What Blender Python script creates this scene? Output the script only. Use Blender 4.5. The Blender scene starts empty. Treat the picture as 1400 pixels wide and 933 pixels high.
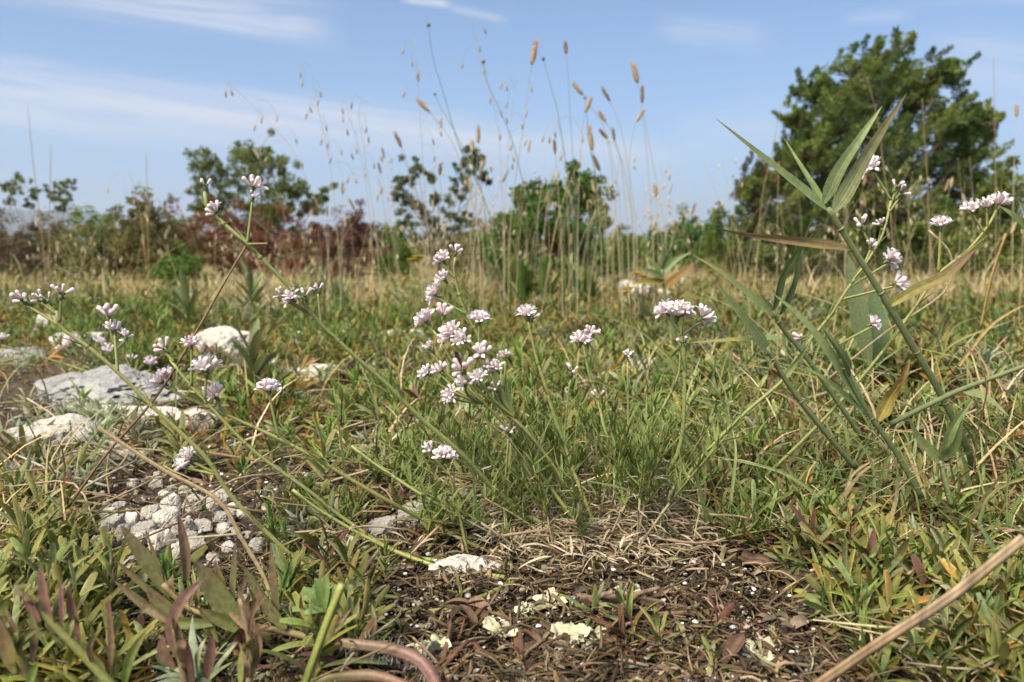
import bpy, math, random
import numpy as np
from mathutils import Vector, Matrix, noise as mnoise

R = random.Random(7)
N = np.random.default_rng(7)
SC = bpy.context.scene
COL = SC.collection
rad = math.radians

# ------------------------------------------------------------------ camera, light, exposure
H = 0.16                                   # camera height above the ground
FPX = 1100.0                               # focal length in pixels of the 1400 px wide photograph
PITCH = math.atan(136.0 / FPX)             # horizon at row 330
cd = bpy.data.cameras.new('camera'); cam = bpy.data.objects.new('camera', cd); COL.objects.link(cam)
cam.location = (0, 0, H); cam.rotation_euler = (math.pi / 2 - PITCH, 0, 0)
cd.sensor_width = 36; cd.lens = 36 * FPX / 1400; cd.clip_start = 0.01; cd.clip_end = 9000
cd.dof.use_dof = True; cd.dof.focus_distance = 0.40; cd.dof.aperture_fstop = 13.5; cd.dof.aperture_blades = 7
SC.camera = cam

SUN_EL, SUN_AZ = rad(52), rad(218)         # azimuth clockwise from +Y: behind the camera, to its left
sd = bpy.data.lights.new('sun', 'SUN'); sun = bpy.data.objects.new('sun', sd); COL.objects.link(sun)
sd.energy = 4.8; sd.angle = rad(34); sd.color = (1.0, 0.92, 0.77)
sv = Vector((math.sin(SUN_AZ) * math.cos(SUN_EL), math.cos(SUN_AZ) * math.cos(SUN_EL), math.sin(SUN_EL)))
sun.rotation_euler = sv.to_track_quat('Z', 'Y').to_euler(); sun.location = (0, 0, 30)

SC.view_settings.view_transform = 'Standard'; SC.view_settings.look = 'None'
SC.view_settings.exposure = 0.86; SC.view_settings.gamma = 1.0; SC.view_settings.use_curve_mapping = False

W = bpy.data.worlds.new('World'); SC.world = W; W.use_nodes = True
nt = W.node_tree; nd = nt.nodes; lk = nt.links
bg = nd['Background']; bg.inputs['Strength'].default_value = 0.087
sky = nd.new('ShaderNodeTexSky'); sky.sky_type = 'NISHITA'; sky.sun_disc = False
sky.sun_elevation = SUN_EL; sky.sun_rotation = SUN_AZ; sky.air_density = 1.0; sky.dust_density = 0.0; sky.ozone_density = 5.0; sky.altitude = 900
tc = nd.new('ShaderNodeTexCoord'); sx = nd.new('ShaderNodeSeparateXYZ'); lk.new(tc.outputs['Generated'], sx.inputs[0])
def M(op, a, b=None, c=None):
    n = nd.new('ShaderNodeMath'); n.operation = op
    for i, v in enumerate((a, b, c)):
        if v is None: continue
        if isinstance(v, (int, float)): n.inputs[i].default_value = v
        else: lk.new(v, n.inputs[i])
    return n.outputs[0]
ysafe = M('MAXIMUM', sx.outputs['Y'], 0.05)
U = M('DIVIDE', sx.outputs['X'], ysafe); V = M('DIVIDE', sx.outputs['Z'], ysafe)
cv = nd.new('ShaderNodeCombineXYZ'); lk.new(M('ADD', M('MULTIPLY', U, 0.9), M('MULTIPLY', V, 2.2)), cv.inputs[0]); lk.new(M('ADD', M('MULTIPLY', V, 9.0), M('MULTIPLY', U, 1.3)), cv.inputs[1])
def wnoise(scale, detail, rough, dist, off):
    n = nd.new('ShaderNodeTexNoise'); mp = nd.new('ShaderNodeMapping'); mp.inputs['Location'].default_value = (off, off * .7, off * .3)
    lk.new(cv.outputs[0], mp.inputs[0]); lk.new(mp.outputs[0], n.inputs['Vector'])
    n.inputs['Scale'].default_value = scale; n.inputs['Detail'].default_value = detail
    n.inputs['Roughness'].default_value = rough; n.inputs['Distortion'].default_value = dist
    return n.outputs['Fac']
nz = wnoise(3.0, 10, .68, 1.1, 3.1); nz2 = wnoise(1.1, 6, .6, .9, 11.7)
def uv(px, py): return (px - 700) / FPX, (330 - py) / FPX
def streak(x0, y0, x1, y1, w, s):
    (u0, v0), (u1, v1) = uv(x0, y0), uv(x1, y1)
    sl = (v1 - v0) / (u1 - u0)
    d = M('SUBTRACT', M('SUBTRACT', V, v0), M('MULTIPLY', M('SUBTRACT', U, u0), sl))
    d = M('ADD', d, M('MULTIPLY', M('SUBTRACT', nz2, .5), w / FPX * 2.2))
    g = M('SUBTRACT', 1.0, M('MINIMUM', 1.0, M('ABSOLUTE', M('DIVIDE', d, w / FPX))))
    mid, half = (u0 + u1) / 2, abs(u1 - u0) / 2
    e = M('MINIMUM', 1.0, M('MULTIPLY', 2.2, M('MAXIMUM', 0.0, M('SUBTRACT', 1.0, M('ABSOLUTE', M('DIVIDE', M('SUBTRACT', U, mid), half))))))
    sm = M('MULTIPLY', M('MULTIPLY', g, e), s)
    return M('MULTIPLY', sm, M('MAXIMUM', 0.0, M('MINIMUM', 1.0, M('MULTIPLY', 3.6, M('SUBTRACT', nz, .29)))))
acc = None
for a in ((-150, -34, 490, 44, 44, 1.0), (200, 20, 480, 46, 26, 1.0), (-200, 85, 150, 108, 18, .7), (-300, 118, 900, 220, 54, 1.0), (480, 178, 960, 215, 40, .7),
          (550, 12, 625, 20, 9, 1.0), (610, 22, 700, 42, 10, .5), (880, 50, 1050, 66, 24, .45), (1130, 40, 1230, 34, 14, .5), (1220, 90, 1600, 150, 70, .55),
          (900, 190, 1080, 160, 50, .35), (1180, 6, 1500, 4, 22, .5), (-900, 60, -200, 20, 60, .8), (1500, 60, 2200, 110, 80, .8), (300, -140, 1500, -90, 90, .6)):
    s_ = streak(*a); acc = s_ if acc is None else M('MAXIMUM', acc, s_)
haz = M('MULTIPLY', .06, M('SUBTRACT', 1.0, M('MINIMUM', 1.0, M('MULTIPLY', 3.0, M('ABSOLUTE', V)))))
fac = M('MINIMUM', .75, M('MULTIPLY', .78, acc))
mx = nd.new('ShaderNodeMix'); mx.data_type = 'RGBA'
hz = nd.new('ShaderNodeMix'); hz.data_type = 'RGBA'; lk.new(M('MULTIPLY', .92, M('POWER', M('SUBTRACT', 1.0, M('MINIMUM', 1.0, M('ABSOLUTE', sx.outputs['Z']))), 4.5)), hz.inputs['Factor'])
lk.new(sky.outputs[0], hz.inputs['A']); hz.inputs['B'].default_value = (2.25, 3.2, 4.85, 1)
lk.new(fac, mx.inputs['Factor']); lk.new(hz.outputs['Result'], mx.inputs['A']); mx.inputs['B'].default_value = (5.3, 5.4, 5.9, 1)
lk.new(mx.outputs['Result'], bg.inputs['Color'])

# ------------------------------------------------------------------ pixel <-> world
CP, SP = math.cos(PITCH), math.sin(PITCH)
def ray(px, py):
    a, b = (px - 700) / FPX, (466.5 - py) / FPX
    return Vector((a, CP + b * SP, -SP + b * CP))
def P(px, py, d):
    r = ray(px, py); return Vector((0, 0, H)) + r * (d / r.y)
def project(x, y, z):
    z = z - H
    f = y * CP - z * SP; u = y * SP + z * CP
    return 700 + FPX * x / f, 466.5 - FPX * u / f
def gz(x, y):
    a = mnoise.noise(Vector((x * 3.1, y * 3.1, .3))) * .010 + mnoise.noise(Vector((x * 14, y * 14, 4.3))) * .0035
    a += .042 * math.exp(-((x - .36) / .24) ** 2 - ((y - .74) / .24) ** 2) + .010 * math.exp(-((x - .02) / .12) ** 2 - ((y - .70) / .2) ** 2)
    a += (mnoise.noise(Vector((x * 1.1, y * 1.1, 7.7))) * .028 + mnoise.noise(Vector((x * 2.9, y * 2.9, 1.1))) * .012) * min(1, max(0, (y - .7) * .9))
    k = min(1, max(0, (y - .25) * 5))
    return a * (.35 + .65 * k) * min(1, 6 / max(y, 1e-3) if y > 6 else 1)
def G(px, py, dz=0.0):
    r = ray(px, py); z = 0.0; p = None
    for _ in range(4):
        t = (z - H) / min(r.z, -1e-4); p = Vector((0, 0, H)) + r * t
        z = gz(p.x, p.y)
    return Vector((p.x, p.y, z + dz))
def gd(py): return G(700, py).y

# ------------------------------------------------------------------ object helpers
def tag(o, label=None, cat=None, group=None, kind=None):
    for k, v in (('label', label), ('category', cat), ('group', group), ('kind', kind)):
        if v: o[k] = v
    return o
def thing(name, label, cat, loc, group=None):
    o = bpy.data.objects.new(name, None); COL.objects.link(o); o.location = loc; o.empty_display_size = .02
    return tag(o, label, cat, group)
class MB:
    def __init__(s): s.v = []; s.q = []; s.t = []; s.c = []; s.n = 0
    def add(s, v, q=None, t=None, c=(.5, .5, .5)):
        v = np.asarray(v, float).reshape(-1, 3); c = np.asarray(c, float)
        if c.ndim == 1: c = np.tile(c, (len(v), 1))
        s.v.append(v); s.c.append(c)
        if q is not None and len(q): s.q.append(np.asarray(q, int).reshape(-1, 4) + s.n)
        if t is not None and len(t): s.t.append(np.asarray(t, int).reshape(-1, 3) + s.n)
        s.n += len(v)
    def arr(s):
        return (np.concatenate(s.v), np.concatenate(s.q) if s.q else np.zeros((0, 4), int), np.concatenate(s.t) if s.t else np.zeros((0, 3), int), np.concatenate(s.c))
    def mesh(s, name, mat, origin=(0, 0, 0), smooth=True):
        v, q, t, c = s.arr(); v = v - np.asarray(origin, float)
        me = bpy.data.meshes.new(name)
        me.vertices.add(len(v)); me.vertices.foreach_set('co', v.astype(np.float32).ravel())
        nl = len(q) * 4 + len(t) * 3
        me.loops.add(nl); me.loops.foreach_set('vertex_index', np.concatenate([q.ravel(), t.ravel()]).astype(np.int32))
        st = np.concatenate([np.arange(len(q)) * 4, len(q) * 4 + np.arange(len(t)) * 3]).astype(np.int32)
        me.polygons.add(len(st)); me.polygons.foreach_set('loop_start', st)
        me.polygons.foreach_set('use_smooth', np.full(len(st), smooth))
        at = me.color_attributes.new('Col', 'FLOAT_COLOR', 'POINT')
        at.data.foreach_set('color', np.concatenate([c, np.ones((len(c), 1))], 1).astype(np.float32).ravel())
        me.materials.append(mat); me.update(calc_edges=True)
        return me
    def obj(s, name, mat, parent=None, origin=None, smooth=True):
        if parent is not None:
            og = parent.location.copy(); p = parent.parent
            while p is not None: og = og + p.location; p = p.parent
        else: og = Vector(origin) if origin is not None else Vector((0, 0, 0))
        o = bpy.data.objects.new(name, s.mesh(name, mat, og, smooth)); COL.objects.link(o)
        if parent is not None: o.parent = parent
        else: o.location = og
        return o
def v3(p): return np.array([p[0], p[1], p[2]], float)
def spline(pts, n):
    p = np.array([v3(a) for a in pts]); m = len(p)
    if m == 2: return np.linspace(p[0], p[1], n)
    ext = np.vstack([2 * p[0] - p[1], p, 2 * p[-1] - p[-2]])
    seg = np.linalg.norm(np.diff(p, axis=0), axis=1); cum = np.concatenate([[0], np.cumsum(seg)])
    out = []
    for s in np.linspace(0, cum[-1], n):
        i = min(m - 2, max(0, int(np.searchsorted(cum, s, 'right') - 1))); t = (s - cum[i]) / max(seg[i], 1e-9)
        a, b, c, d = ext[i], ext[i + 1], ext[i + 2], ext[i + 3]
        out.append(.5 * (2 * b + (c - a) * t + (2 * a - 5 * b + 4 * c - d) * t * t + (-a + 3 * b - 3 * c + d) * t ** 3))
    return np.array(out)
def tube(mb, path, r, c, c1=None, sides=6, cap=True, rough=0.0, stripes=0.0, ridge=0.0):
    path = np.asarray(path, float); n = len(path)
    r = np.asarray(r, float)
    r = np.full(n, float(r)) if r.ndim == 0 else np.interp(np.linspace(0, 1, n), np.linspace(0, 1, len(r)), r)
    T = np.gradient(path, axis=0); T /= np.linalg.norm(T, axis=1)[:, None] + 1e-12
    up = np.array([0, 0, 1.]) if abs(T[0][2]) < .9 else np.array([1., 0, 0])
    a = np.cross(T[0], up); a /= np.linalg.norm(a)
    rd = 1 + ridge * np.clip(N.standard_normal(sides), -1.5, 1.5) if ridge else 1.0
    V = np.zeros((n, sides, 3)); th = np.arange(sides) * 2 * np.pi / sides
    for i in range(n):
        a = a - T[i] * a.dot(T[i]); a /= np.linalg.norm(a) + 1e-12; b = np.cross(T[i], a)
        rr = r[i] * rd * (1 + rough * N.standard_normal(sides)) if rough else r[i] * rd * np.ones(sides)
        V[i] = path[i] + (np.cos(th) * rr)[:, None] * a + (np.sin(th) * rr)[:, None] * b
    idx = np.arange(n * sides).reshape(n, sides); nx = np.roll(idx, -1, 1)
    q = np.stack([idx[:-1], nx[:-1], nx[1:], idx[1:]], -1).reshape(-1, 4)
    c = np.asarray(c, float); c1 = c if c1 is None else np.asarray(c1, float)
    cc = c + (c1 - c) * np.linspace(0, 1, n)[:, None]; cc = np.repeat(cc, sides, 0)
    if stripes: cc = cc * (1 + stripes * np.tile(np.clip(N.standard_normal(sides), -1.6, 1.6), n))[:, None]
    vv = V.reshape(-1, 3); t = []
    if cap:
        vv = np.vstack([vv, path[0] , path[-1]]); cc = np.vstack([cc, c, c1]); k = n * sides
        t = [(k, nx[0][j], idx[0][j]) for j in range(sides)] + [(k + 1, idx[-1][j], nx[-1][j]) for j in range(sides)]
    mb.add(vv, q, t, cc)
def prof(kind, n):
    t = np.linspace(0, 1, n)
    if kind == 'lance': w = np.minimum(1, (t * 5 + .25)) * np.clip((1 - t), 0, 1) ** .75 * 1.25
    elif kind == 'oval': w = np.sin(np.pi * np.clip(t * .94 + .06, 0, 1)) ** .7
    elif kind == 'blade': w = np.clip(1 - t, 0, 1) ** .5
    elif kind == 'spat': w = (.32 + .68 * t ** .7) * np.clip(1 - t ** 4, 0, 1) ** .6 * 1.1
    else: w = np.ones(n)
    w[-1] = .42 if kind == 'spat' else max(w[-1], .02); return w
def leaf(mb, path, width, c0, c1=None, kind='lance', up=(0, 0, 1), fold=.25, cols=3, twist=0.0, rev=0.0, edge=None, veins=0.0, mott=0.0, mcol=(.12, .05, .05)):
    path = np.asarray(path, float); n = len(path)
    w = prof(kind, n) * width * .5
    T = np.gradient(path, axis=0); T /= np.linalg.norm(T, axis=1)[:, None] + 1e-12
    S = np.cross(T, np.asarray(up, float)); L = np.linalg.norm(S, axis=1)[:, None]
    S = np.where(L > 1e-3, S / (L + 1e-12), np.array([1., 0, 0]))
    Nn = np.cross(S, T)
    if twist:
        a = np.linspace(0, twist, n)[:, None]; S, Nn = S * np.cos(a) + Nn * np.sin(a), Nn * np.cos(a) - S * np.sin(a)
    xs = np.linspace(-1, 1, cols)
    V = path[:, None, :] + S[:, None, :] * (xs[None, :, None] * w[:, None, None]) + Nn[:, None, :] * (((np.abs(xs) * fold - rev * xs ** 2 - (abs(rev) * .3) * np.exp(-(xs / .22) ** 2))[None, :, None]) * w[:, None, None])
    idx = np.arange(n * cols).reshape(n, cols)
    q = np.stack([idx[:-1, :-1], idx[:-1, 1:], idx[1:, 1:], idx[1:, :-1]], -1).reshape(-1, 4)
    c0 = np.asarray(c0, float); c1 = c0 if c1 is None else np.asarray(c1, float)
    cc = c0 + (c1 - c0) * (np.linspace(0, 1, n) ** 1.5)[:, None]
    cc = np.repeat(cc[:, None, :], cols, 1)
    if veins: cc = cc * np.where(np.arange(cols) % 2 == 0, 1 + veins, 1 - veins)[None, :, None]
    if edge is not None: cc[:, 0] = cc[:, -1] = np.asarray(edge)
    if mott:
        m = np.clip((N.random((n, cols, 1)) - (1 - mott * np.linspace(.25, 1.2, n)[:, None, None])) * 2.5, 0, 1); cc = cc * (1 - m) + np.asarray(mcol) * m
    mb.add(V.reshape(-1, 3), q, None, cc.reshape(-1, 3))
def dirv(az, el): return np.array([math.cos(az) * math.cos(el), math.sin(az) * math.cos(el), math.sin(el)])
def arc(base, az, el0, el1, L, n=5):
    pts = [np.asarray(base, float)]
    for i in range(n - 1):
        e = el0 + (el1 - el0) * (i / max(1, n - 2)); pts.append(pts[-1] + dirv(az, e) * L / (n - 1))
    return np.array(pts)
def scatter(mb, tmpl, pos, rotz, scale, tilt=None, tint=None):
    v, q, t, c = tmpl; n = len(pos)
    if n == 0: return
    cz, sz = np.cos(rotz), np.sin(rotz)
    Rm = np.zeros((n, 3, 3)); Rm[:, 0, 0] = cz; Rm[:, 0, 1] = -sz; Rm[:, 1, 0] = sz; Rm[:, 1, 1] = cz; Rm[:, 2, 2] = 1
    if tilt is not None:
        az, an = tilt; k = np.stack([-np.sin(az), np.cos(az), np.zeros(n)], -1)
        K = np.zeros((n, 3, 3)); K[:, 0, 1] = -k[:, 2]; K[:, 0, 2] = k[:, 1]; K[:, 1, 0] = k[:, 2]; K[:, 1, 2] = -k[:, 0]; K[:, 2, 0] = -k[:, 1]; K[:, 2, 1] = k[:, 0]
        T = np.eye(3)[None] + np.sin(an)[:, None, None] * K + (1 - np.cos(an))[:, None, None] * (K @ K); Rm = T @ Rm
    V = np.einsum('nij,vj->nvi', Rm, v) * np.asarray(scale).reshape(n, 1, 1) + np.asarray(pos)[:, None, :]
    off = (np.arange(n) * len(v))[:, None, None]
    C = np.tile(c[None], (n, 1, 1))
    if tint is not None: C = C * np.asarray(tint)[:, None, :]
    mb.add(V.reshape(-1, 3), (q[None] + off).reshape(-1, 4) if len(q) else None, (t[None] + off).reshape(-1, 3) if len(t) else None, C.reshape(-1, 3))

# ------------------------------------------------------------------ materials
def mat_base(name):
    m = bpy.data.materials.new(name); m.use_nodes = True; n = m.node_tree.nodes; l = m.node_tree.links
    return m, n, l, n['Principled BSDF'], n['Material Output']
def colmat(name, rough=.55, spec=.3, trans=0.0, tcol=(1.15, 1.2, .7), vary=.35, nscale=400, bump=0.0, hue=.03, streaks=False):
    m, n, l, b, out = mat_base(name)
    at = n.new('ShaderNodeAttribute'); at.attribute_name = 'Col'
    tcn = n.new('ShaderNodeTexCoord'); nn = n.new('ShaderNodeTexNoise'); nn.inputs['Scale'].default_value = nscale; nn.inputs['Detail'].default_value = 4
    if streaks:
        mp = n.new('ShaderNodeMapping'); mp.inputs['Scale'].default_value = (1, 1, .12); l.new(tcn.outputs['Object'], mp.inputs[0]); l.new(mp.outputs[0], nn.inputs['Vector'])
    else: l.new(tcn.outputs['Object'], nn.inputs['Vector'])
    oi = n.new('ShaderNodeObjectInfo')
    mr = n.new('ShaderNodeMapRange'); mr.inputs['From Min'].default_value = .25; mr.inputs['From Max'].default_value = .75
    mr.inputs['To Min'].default_value = 1 - vary; mr.inputs['To Max'].default_value = 1 + vary; l.new(nn.outputs['Fac'], mr.inputs['Value'])
    hs = n.new('ShaderNodeHueSaturation'); l.new(at.outputs['Color'], hs.inputs['Color'])
    mh = n.new('ShaderNodeMapRange'); mh.inputs['To Min'].default_value = .5 - hue; mh.inputs['To Max'].default_value = .5 + hue * .6; l.new(oi.outputs['Random'], mh.inputs['Value']); l.new(mh.outputs[0], hs.inputs['Hue'])
    l.new(mr.outputs[0], hs.inputs['Value'])
    l.new(hs.outputs[0], b.inputs['Base Color']); b.inputs['Roughness'].default_value = rough; b.inputs['Specular IOR Level'].default_value = spec
    if bump:
        bp = n.new('ShaderNodeBump'); bp.inputs['Strength'].default_value = bump; bp.inputs['Distance'].default_value = .0006; l.new(nn.outputs['Fac'], bp.inputs['Height']); l.new(bp.outputs[0], b.inputs['Normal'])
    if trans:
        tr = n.new('ShaderNodeBsdfTranslucent'); mm = n.new('ShaderNodeMix'); mm.data_type = 'RGBA'; mm.blend_type = 'MULTIPLY'; mm.inputs['Factor'].default_value = 1
        l.new(hs.outputs[0], mm.inputs['A']); mm.inputs['B'].default_value = (*tcol, 1); l.new(mm.outputs['Result'], tr.inputs['Color'])
        ms = n.new('ShaderNodeMixShader'); ms.inputs[0].default_value = trans; l.new(b.outputs[0], ms.inputs[1]); l.new(tr.outputs[0], ms.inputs[2]); l.new(ms.outputs[0], out.inputs['Surface'])
    return m
M_leaf = colmat('leaf_green', .62, .2, .28, vary=.3, nscale=500, bump=.3)
M_far = colmat('far_foliage', .6, .2, .38, vary=.35, nscale=9)
M_stem = colmat('stem_green', .5, .3, 0, vary=.2, nscale=600, bump=.3)
M_dry = colmat('dry_straw', .7, .2, .15, (1.1, 1, .8), vary=.3, nscale=500, bump=.3, hue=.004)
M_petal = colmat('petal_pink', .5, .25, .3, (1.05, 1, 1.02), vary=.08, nscale=500, hue=.012)
M_litter = colmat('dead_litter', .8, .15, 0, vary=.45, nscale=450, bump=.6, hue=0.0)
M_bark = colmat('bark', .85, .12, 0, vary=.5, nscale=260, bump=1.0, hue=.01, streaks=True)
M_lichen = colmat('lichen', .8, .1, .1, (1, 1, .9), vary=.25, nscale=700, bump=.5, hue=.01)
def rockmat(name, base, dark, light, sc, patch):
    m, n, l, b, out = mat_base(name)
    tcn = n.new('ShaderNodeTexCoord')
    def nz(s, d, r=.6, dist=0):
        a = n.new('ShaderNodeTexNoise'); a.inputs['Scale'].default_value = s; a.inputs['Detail'].default_value = d; a.inputs['Roughness'].default_value = r; a.inputs['Distortion'].default_value = dist
        l.new(tcn.outputs['Object'], a.inputs['Vector']); return a.outputs['Fac']
    a = nz(sc, 8, .65, .4); f = nz(sc * 9, 6, .7); p = nz(sc * .8, 7, .6, 1.2)
    r1 = n.new('ShaderNodeValToRGB'); r1.color_ramp.elements[0].position = .3; r1.color_ramp.elements[0].color = (*base, 1); r1.color_ramp.elements[1].position = .62; r1.color_ramp.elements[1].color = (*light, 1); l.new(a, r1.inputs[0])
    r2 = n.new('ShaderNodeValToRGB'); r2.color_ramp.elements[0].position = patch; r2.color_ramp.elements[0].color = (0, 0, 0, 1); r2.color_ramp.elements[1].position = patch + .09; r2.color_ramp.elements[1].color = (1, 1, 1, 1); l.new(p, r2.inputs[0])
    mxx = n.new('ShaderNodeMix'); mxx.data_type = 'RGBA'; l.new(r2.outputs[0], mxx.inputs['Factor']); l.new(r1.outputs[0], mxx.inputs['A']); mxx.inputs['B'].default_value = (*dark, 1)
    m3 = n.new('ShaderNodeMix'); m3.data_type = 'RGBA'; m3.blend_type = 'MULTIPLY'; m3.inputs['Factor'].default_value = .55
    r3 = n.new('ShaderNodeValToRGB'); r3.color_ramp.elements[0].position = .3; r3.color_ramp.elements[0].color = (.5, .48, .46, 1); r3.color_ramp.elements[1].position = .55; l.new(f, r3.inputs[0])
    l.new(mxx.outputs['Result'], m3.inputs['A']); l.new(r3.outputs[0], m3.inputs['B']); l.new(m3.outputs['Result'], b.inputs['Base Color'])
    bp = n.new('ShaderNodeBump'); bp.inputs['Strength'].default_value = 1.0; bp.inputs['Distance'].default_value = .004; l.new(f, bp.inputs['Height']); l.new(bp.outputs[0], b.inputs['Normal'])
    b.inputs['Roughness'].default_value = .9; b.inputs['Specular IOR Level'].default_value = .15
    return m
M_rock_white = rockmat('limestone_white', (.62, .565, .48), (.2, .185, .165), (.82, .765, .68), 22, .65)
M_rock_grey = rockmat('limestone_grey', (.27, .26, .25), (.13, .125, .12), (.46, .44, .41), 18, .66)
M_rock_lichen = rockmat('limestone_lichen', (.55, .495, .41), (.05, .047, .044), (.76, .69, .58), 24, .53)
M_pebble = rockmat('pebble', (.58, .52, .43), (.36, .32, .27), (.76, .70, .60), 60, .66)

# ------------------------------------------------------------------ ground, hills
def ground():
    ys = np.concatenate([np.linspace(-1.0, .2, 9)[:-1], np.linspace(.2, 1.0, 170)[:-1], np.geomspace(1.0, 6, 110)[:-1], np.geomspace(6, 4000, 60)])
    us = np.linspace(-1, 1, 171); us = np.sign(us) * np.abs(us) ** 1.4
    V = np.zeros((len(ys), len(us), 3))
    for i, y in enumerate(ys):
        hw = .8 + 1.3 * abs(y) if y < 6 else 8.6 + (y - 6) * 2.0
        for j, u in enumerate(us):
            x = u * hw; V[i, j] = (x, y, gz(x, y))
    idx = np.arange(V.shape[0] * V.shape[1]).reshape(V.shape[:2])
    q = np.stack([idx[:-1, :-1], idx[:-1, 1:], idx[1:, 1:], idx[1:, :-1]], -1).reshape(-1, 4)
    m, n, l, b, out = mat_base('soil')
    tcn = n.new('ShaderNodeTexCoord'); sp = n.new('ShaderNodeSeparateXYZ'); l.new(tcn.outputs['Object'], sp.inputs[0])
    def nz(s, d, r=.65):
        a = n.new('ShaderNodeTexNoise'); a.inputs['Scale'].default_value = s; a.inputs['Detail'].default_value = d; a.inputs['Roughness'].default_value = r; l.new(tcn.outputs['Object'], a.inputs['Vector']); return a.outputs['Fac']
    f = nz(180, 10, .75); c = nz(20, 6)
    r1 = n.new('ShaderNodeValToRGB'); e = r1.color_ramp.elements; e[0].position = .32; e[0].color = (.035, .024, .018, 1); e[1].position = .72; e[1].color = (.30, .25, .20, 1); k = e.new(.52); k.color = (.10, .068, .048, 1); l.new(f, r1.inputs[0])
    r2 = n.new('ShaderNodeValToRGB'); e = r2.color_ramp.elements; e[0].position = .35; e[0].color = (.16, .13, .05, 1); e[1].position = .65; e[1].color = (.32, .25, .12, 1); l.new(nz(6, 8), r2.inputs[0])
    mr = n.new('ShaderNodeMapRange'); mr.inputs['From Min'].default_value = .7; mr.inputs['From Max'].default_value = 2.2; l.new(sp.outputs['Y'], mr.inputs['Value'])
    mxx = n.new('ShaderNodeMix'); mxx.data_type = 'RGBA'; l.new(mr.outputs[0], mxx.inputs['Factor']); l.new(r1.outputs[0], mxx.inputs['A']); l.new(r2.outputs[0], mxx.inputs['B']); l.new(mxx.outputs['Result'], b.inputs['Base Color'])
    bp = n.new('ShaderNodeBump'); bp.inputs['Strength'].default_value = 1; bp.inputs['Distance'].default_value = .004; l.new(f, bp.inputs['Height']); l.new(bp.outputs[0], b.inputs['Normal'])
    b.inputs['Roughness'].default_value = .95; b.inputs['Specular IOR Level'].default_value = .1
    mb = MB(); mb.add(V.reshape(-1, 3), q); o = mb.obj('ground', m); tag(o, kind='structure')
    # distant hills
    mb = MB(); xs = np.linspace(-3200, 3200, 160); rows = []
    for k, (yy, f) in enumerate(((2300, 0), (2500, .5), (2800, 1.0), (3300, .6), (3800, 0))):
        rows.append([(x, yy, -5 + f * max(0, 14 + 100 * min(1.3, max(0, (-450 - x) / 1280)) + 16 * mnoise.noise(Vector((x * .0021, 3.3, 0))) + 7 * mnoise.noise(Vector((x * .007, k * .2, 5))))) for x in xs])
    V = np.array(rows); idx = np.arange(V.shape[0] * V.shape[1]).reshape(V.shape[:2])
    q = np.stack([idx[:-1, :-1], idx[:-1, 1:], idx[1:, 1:], idx[1:, :-1]], -1).reshape(-1, 4)
    mb.add(V.reshape(-1, 3), q, None, (.075, .09, .085)); tag(mb.obj('hills', colmat('hill_forest', .9, .05, nscale=.02)), kind='structure')
ground()
def haze():
    x, y0, y1, z0, z1 = 9000, -400, 4600, -7, 200
    v = [(-x, y0, z0), (x, y0, z0), (x, y1, z0), (-x, y1, z0), (-x, y0, z1), (x, y0, z1), (x, y1, z1), (-x, y1, z1)]
    m, n, l, b, out = mat_base('haze_air'); n.remove(b); p = n.new('ShaderNodeVolumePrincipled'); p.inputs['Density'].default_value = .00025; p.inputs['Color'].default_value = (.86, .92, 1, 1); p.inputs['Anisotropy'].default_value = .2; l.new(p.outputs[0], out.inputs['Volume'])
    mb = MB(); mb.add(v, [(0, 3, 2, 1), (4, 5, 6, 7), (0, 1, 5, 4), (1, 2, 6, 5), (2, 3, 7, 6), (3, 0, 4, 7)]); tag(mb.obj('haze', m, smooth=False), kind='stuff')
haze()

# ------------------------------------------------------------------ trees and bushes at the back
def crown_leaves(mb, c, r, n, size, cols, aspect, drift=None, needle=False):
    p = N.standard_normal((n, 3)); p /= np.linalg.norm(p, axis=1)[:, None]
    rr = N.random(n) ** .45
    p = p * rr[:, None] * np.array([r * aspect[0], r * aspect[0], r * aspect[1]])
    if drift is not None: p = p + np.outer(rr - .3, np.asarray(drift)) * r
    p = p + c
    d = N.standard_normal((n, 3)) + (np.asarray(drift) * 1.2 if drift is not None else 0) + np.array([0, 0, .4]); d /= np.linalg.norm(d, axis=1)[:, None]
    s = np.cross(d, N.standard_normal((n, 3))); s /= np.linalg.norm(s, axis=1)[:, None] + 1e-9
    L = size * (.6 + .8 * N.random(n)); w = L * (.26 if needle else .4)
    m = p + d * (L * .5)[:, None] + np.cross(d, s) * (L * .1)[:, None]; V = np.stack([p, m - s * w[:, None], p + d * L[:, None], m + s * w[:, None]], 1).reshape(-1, 3)
    q = np.arange(n * 4).reshape(n, 4)
    cc = np.asarray(cols)[N.integers(0, len(cols), n)] * (.65 + .7 * N.random((n, 1)))
    mb.add(V, q, None, np.repeat(cc, 4, 0))
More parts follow.
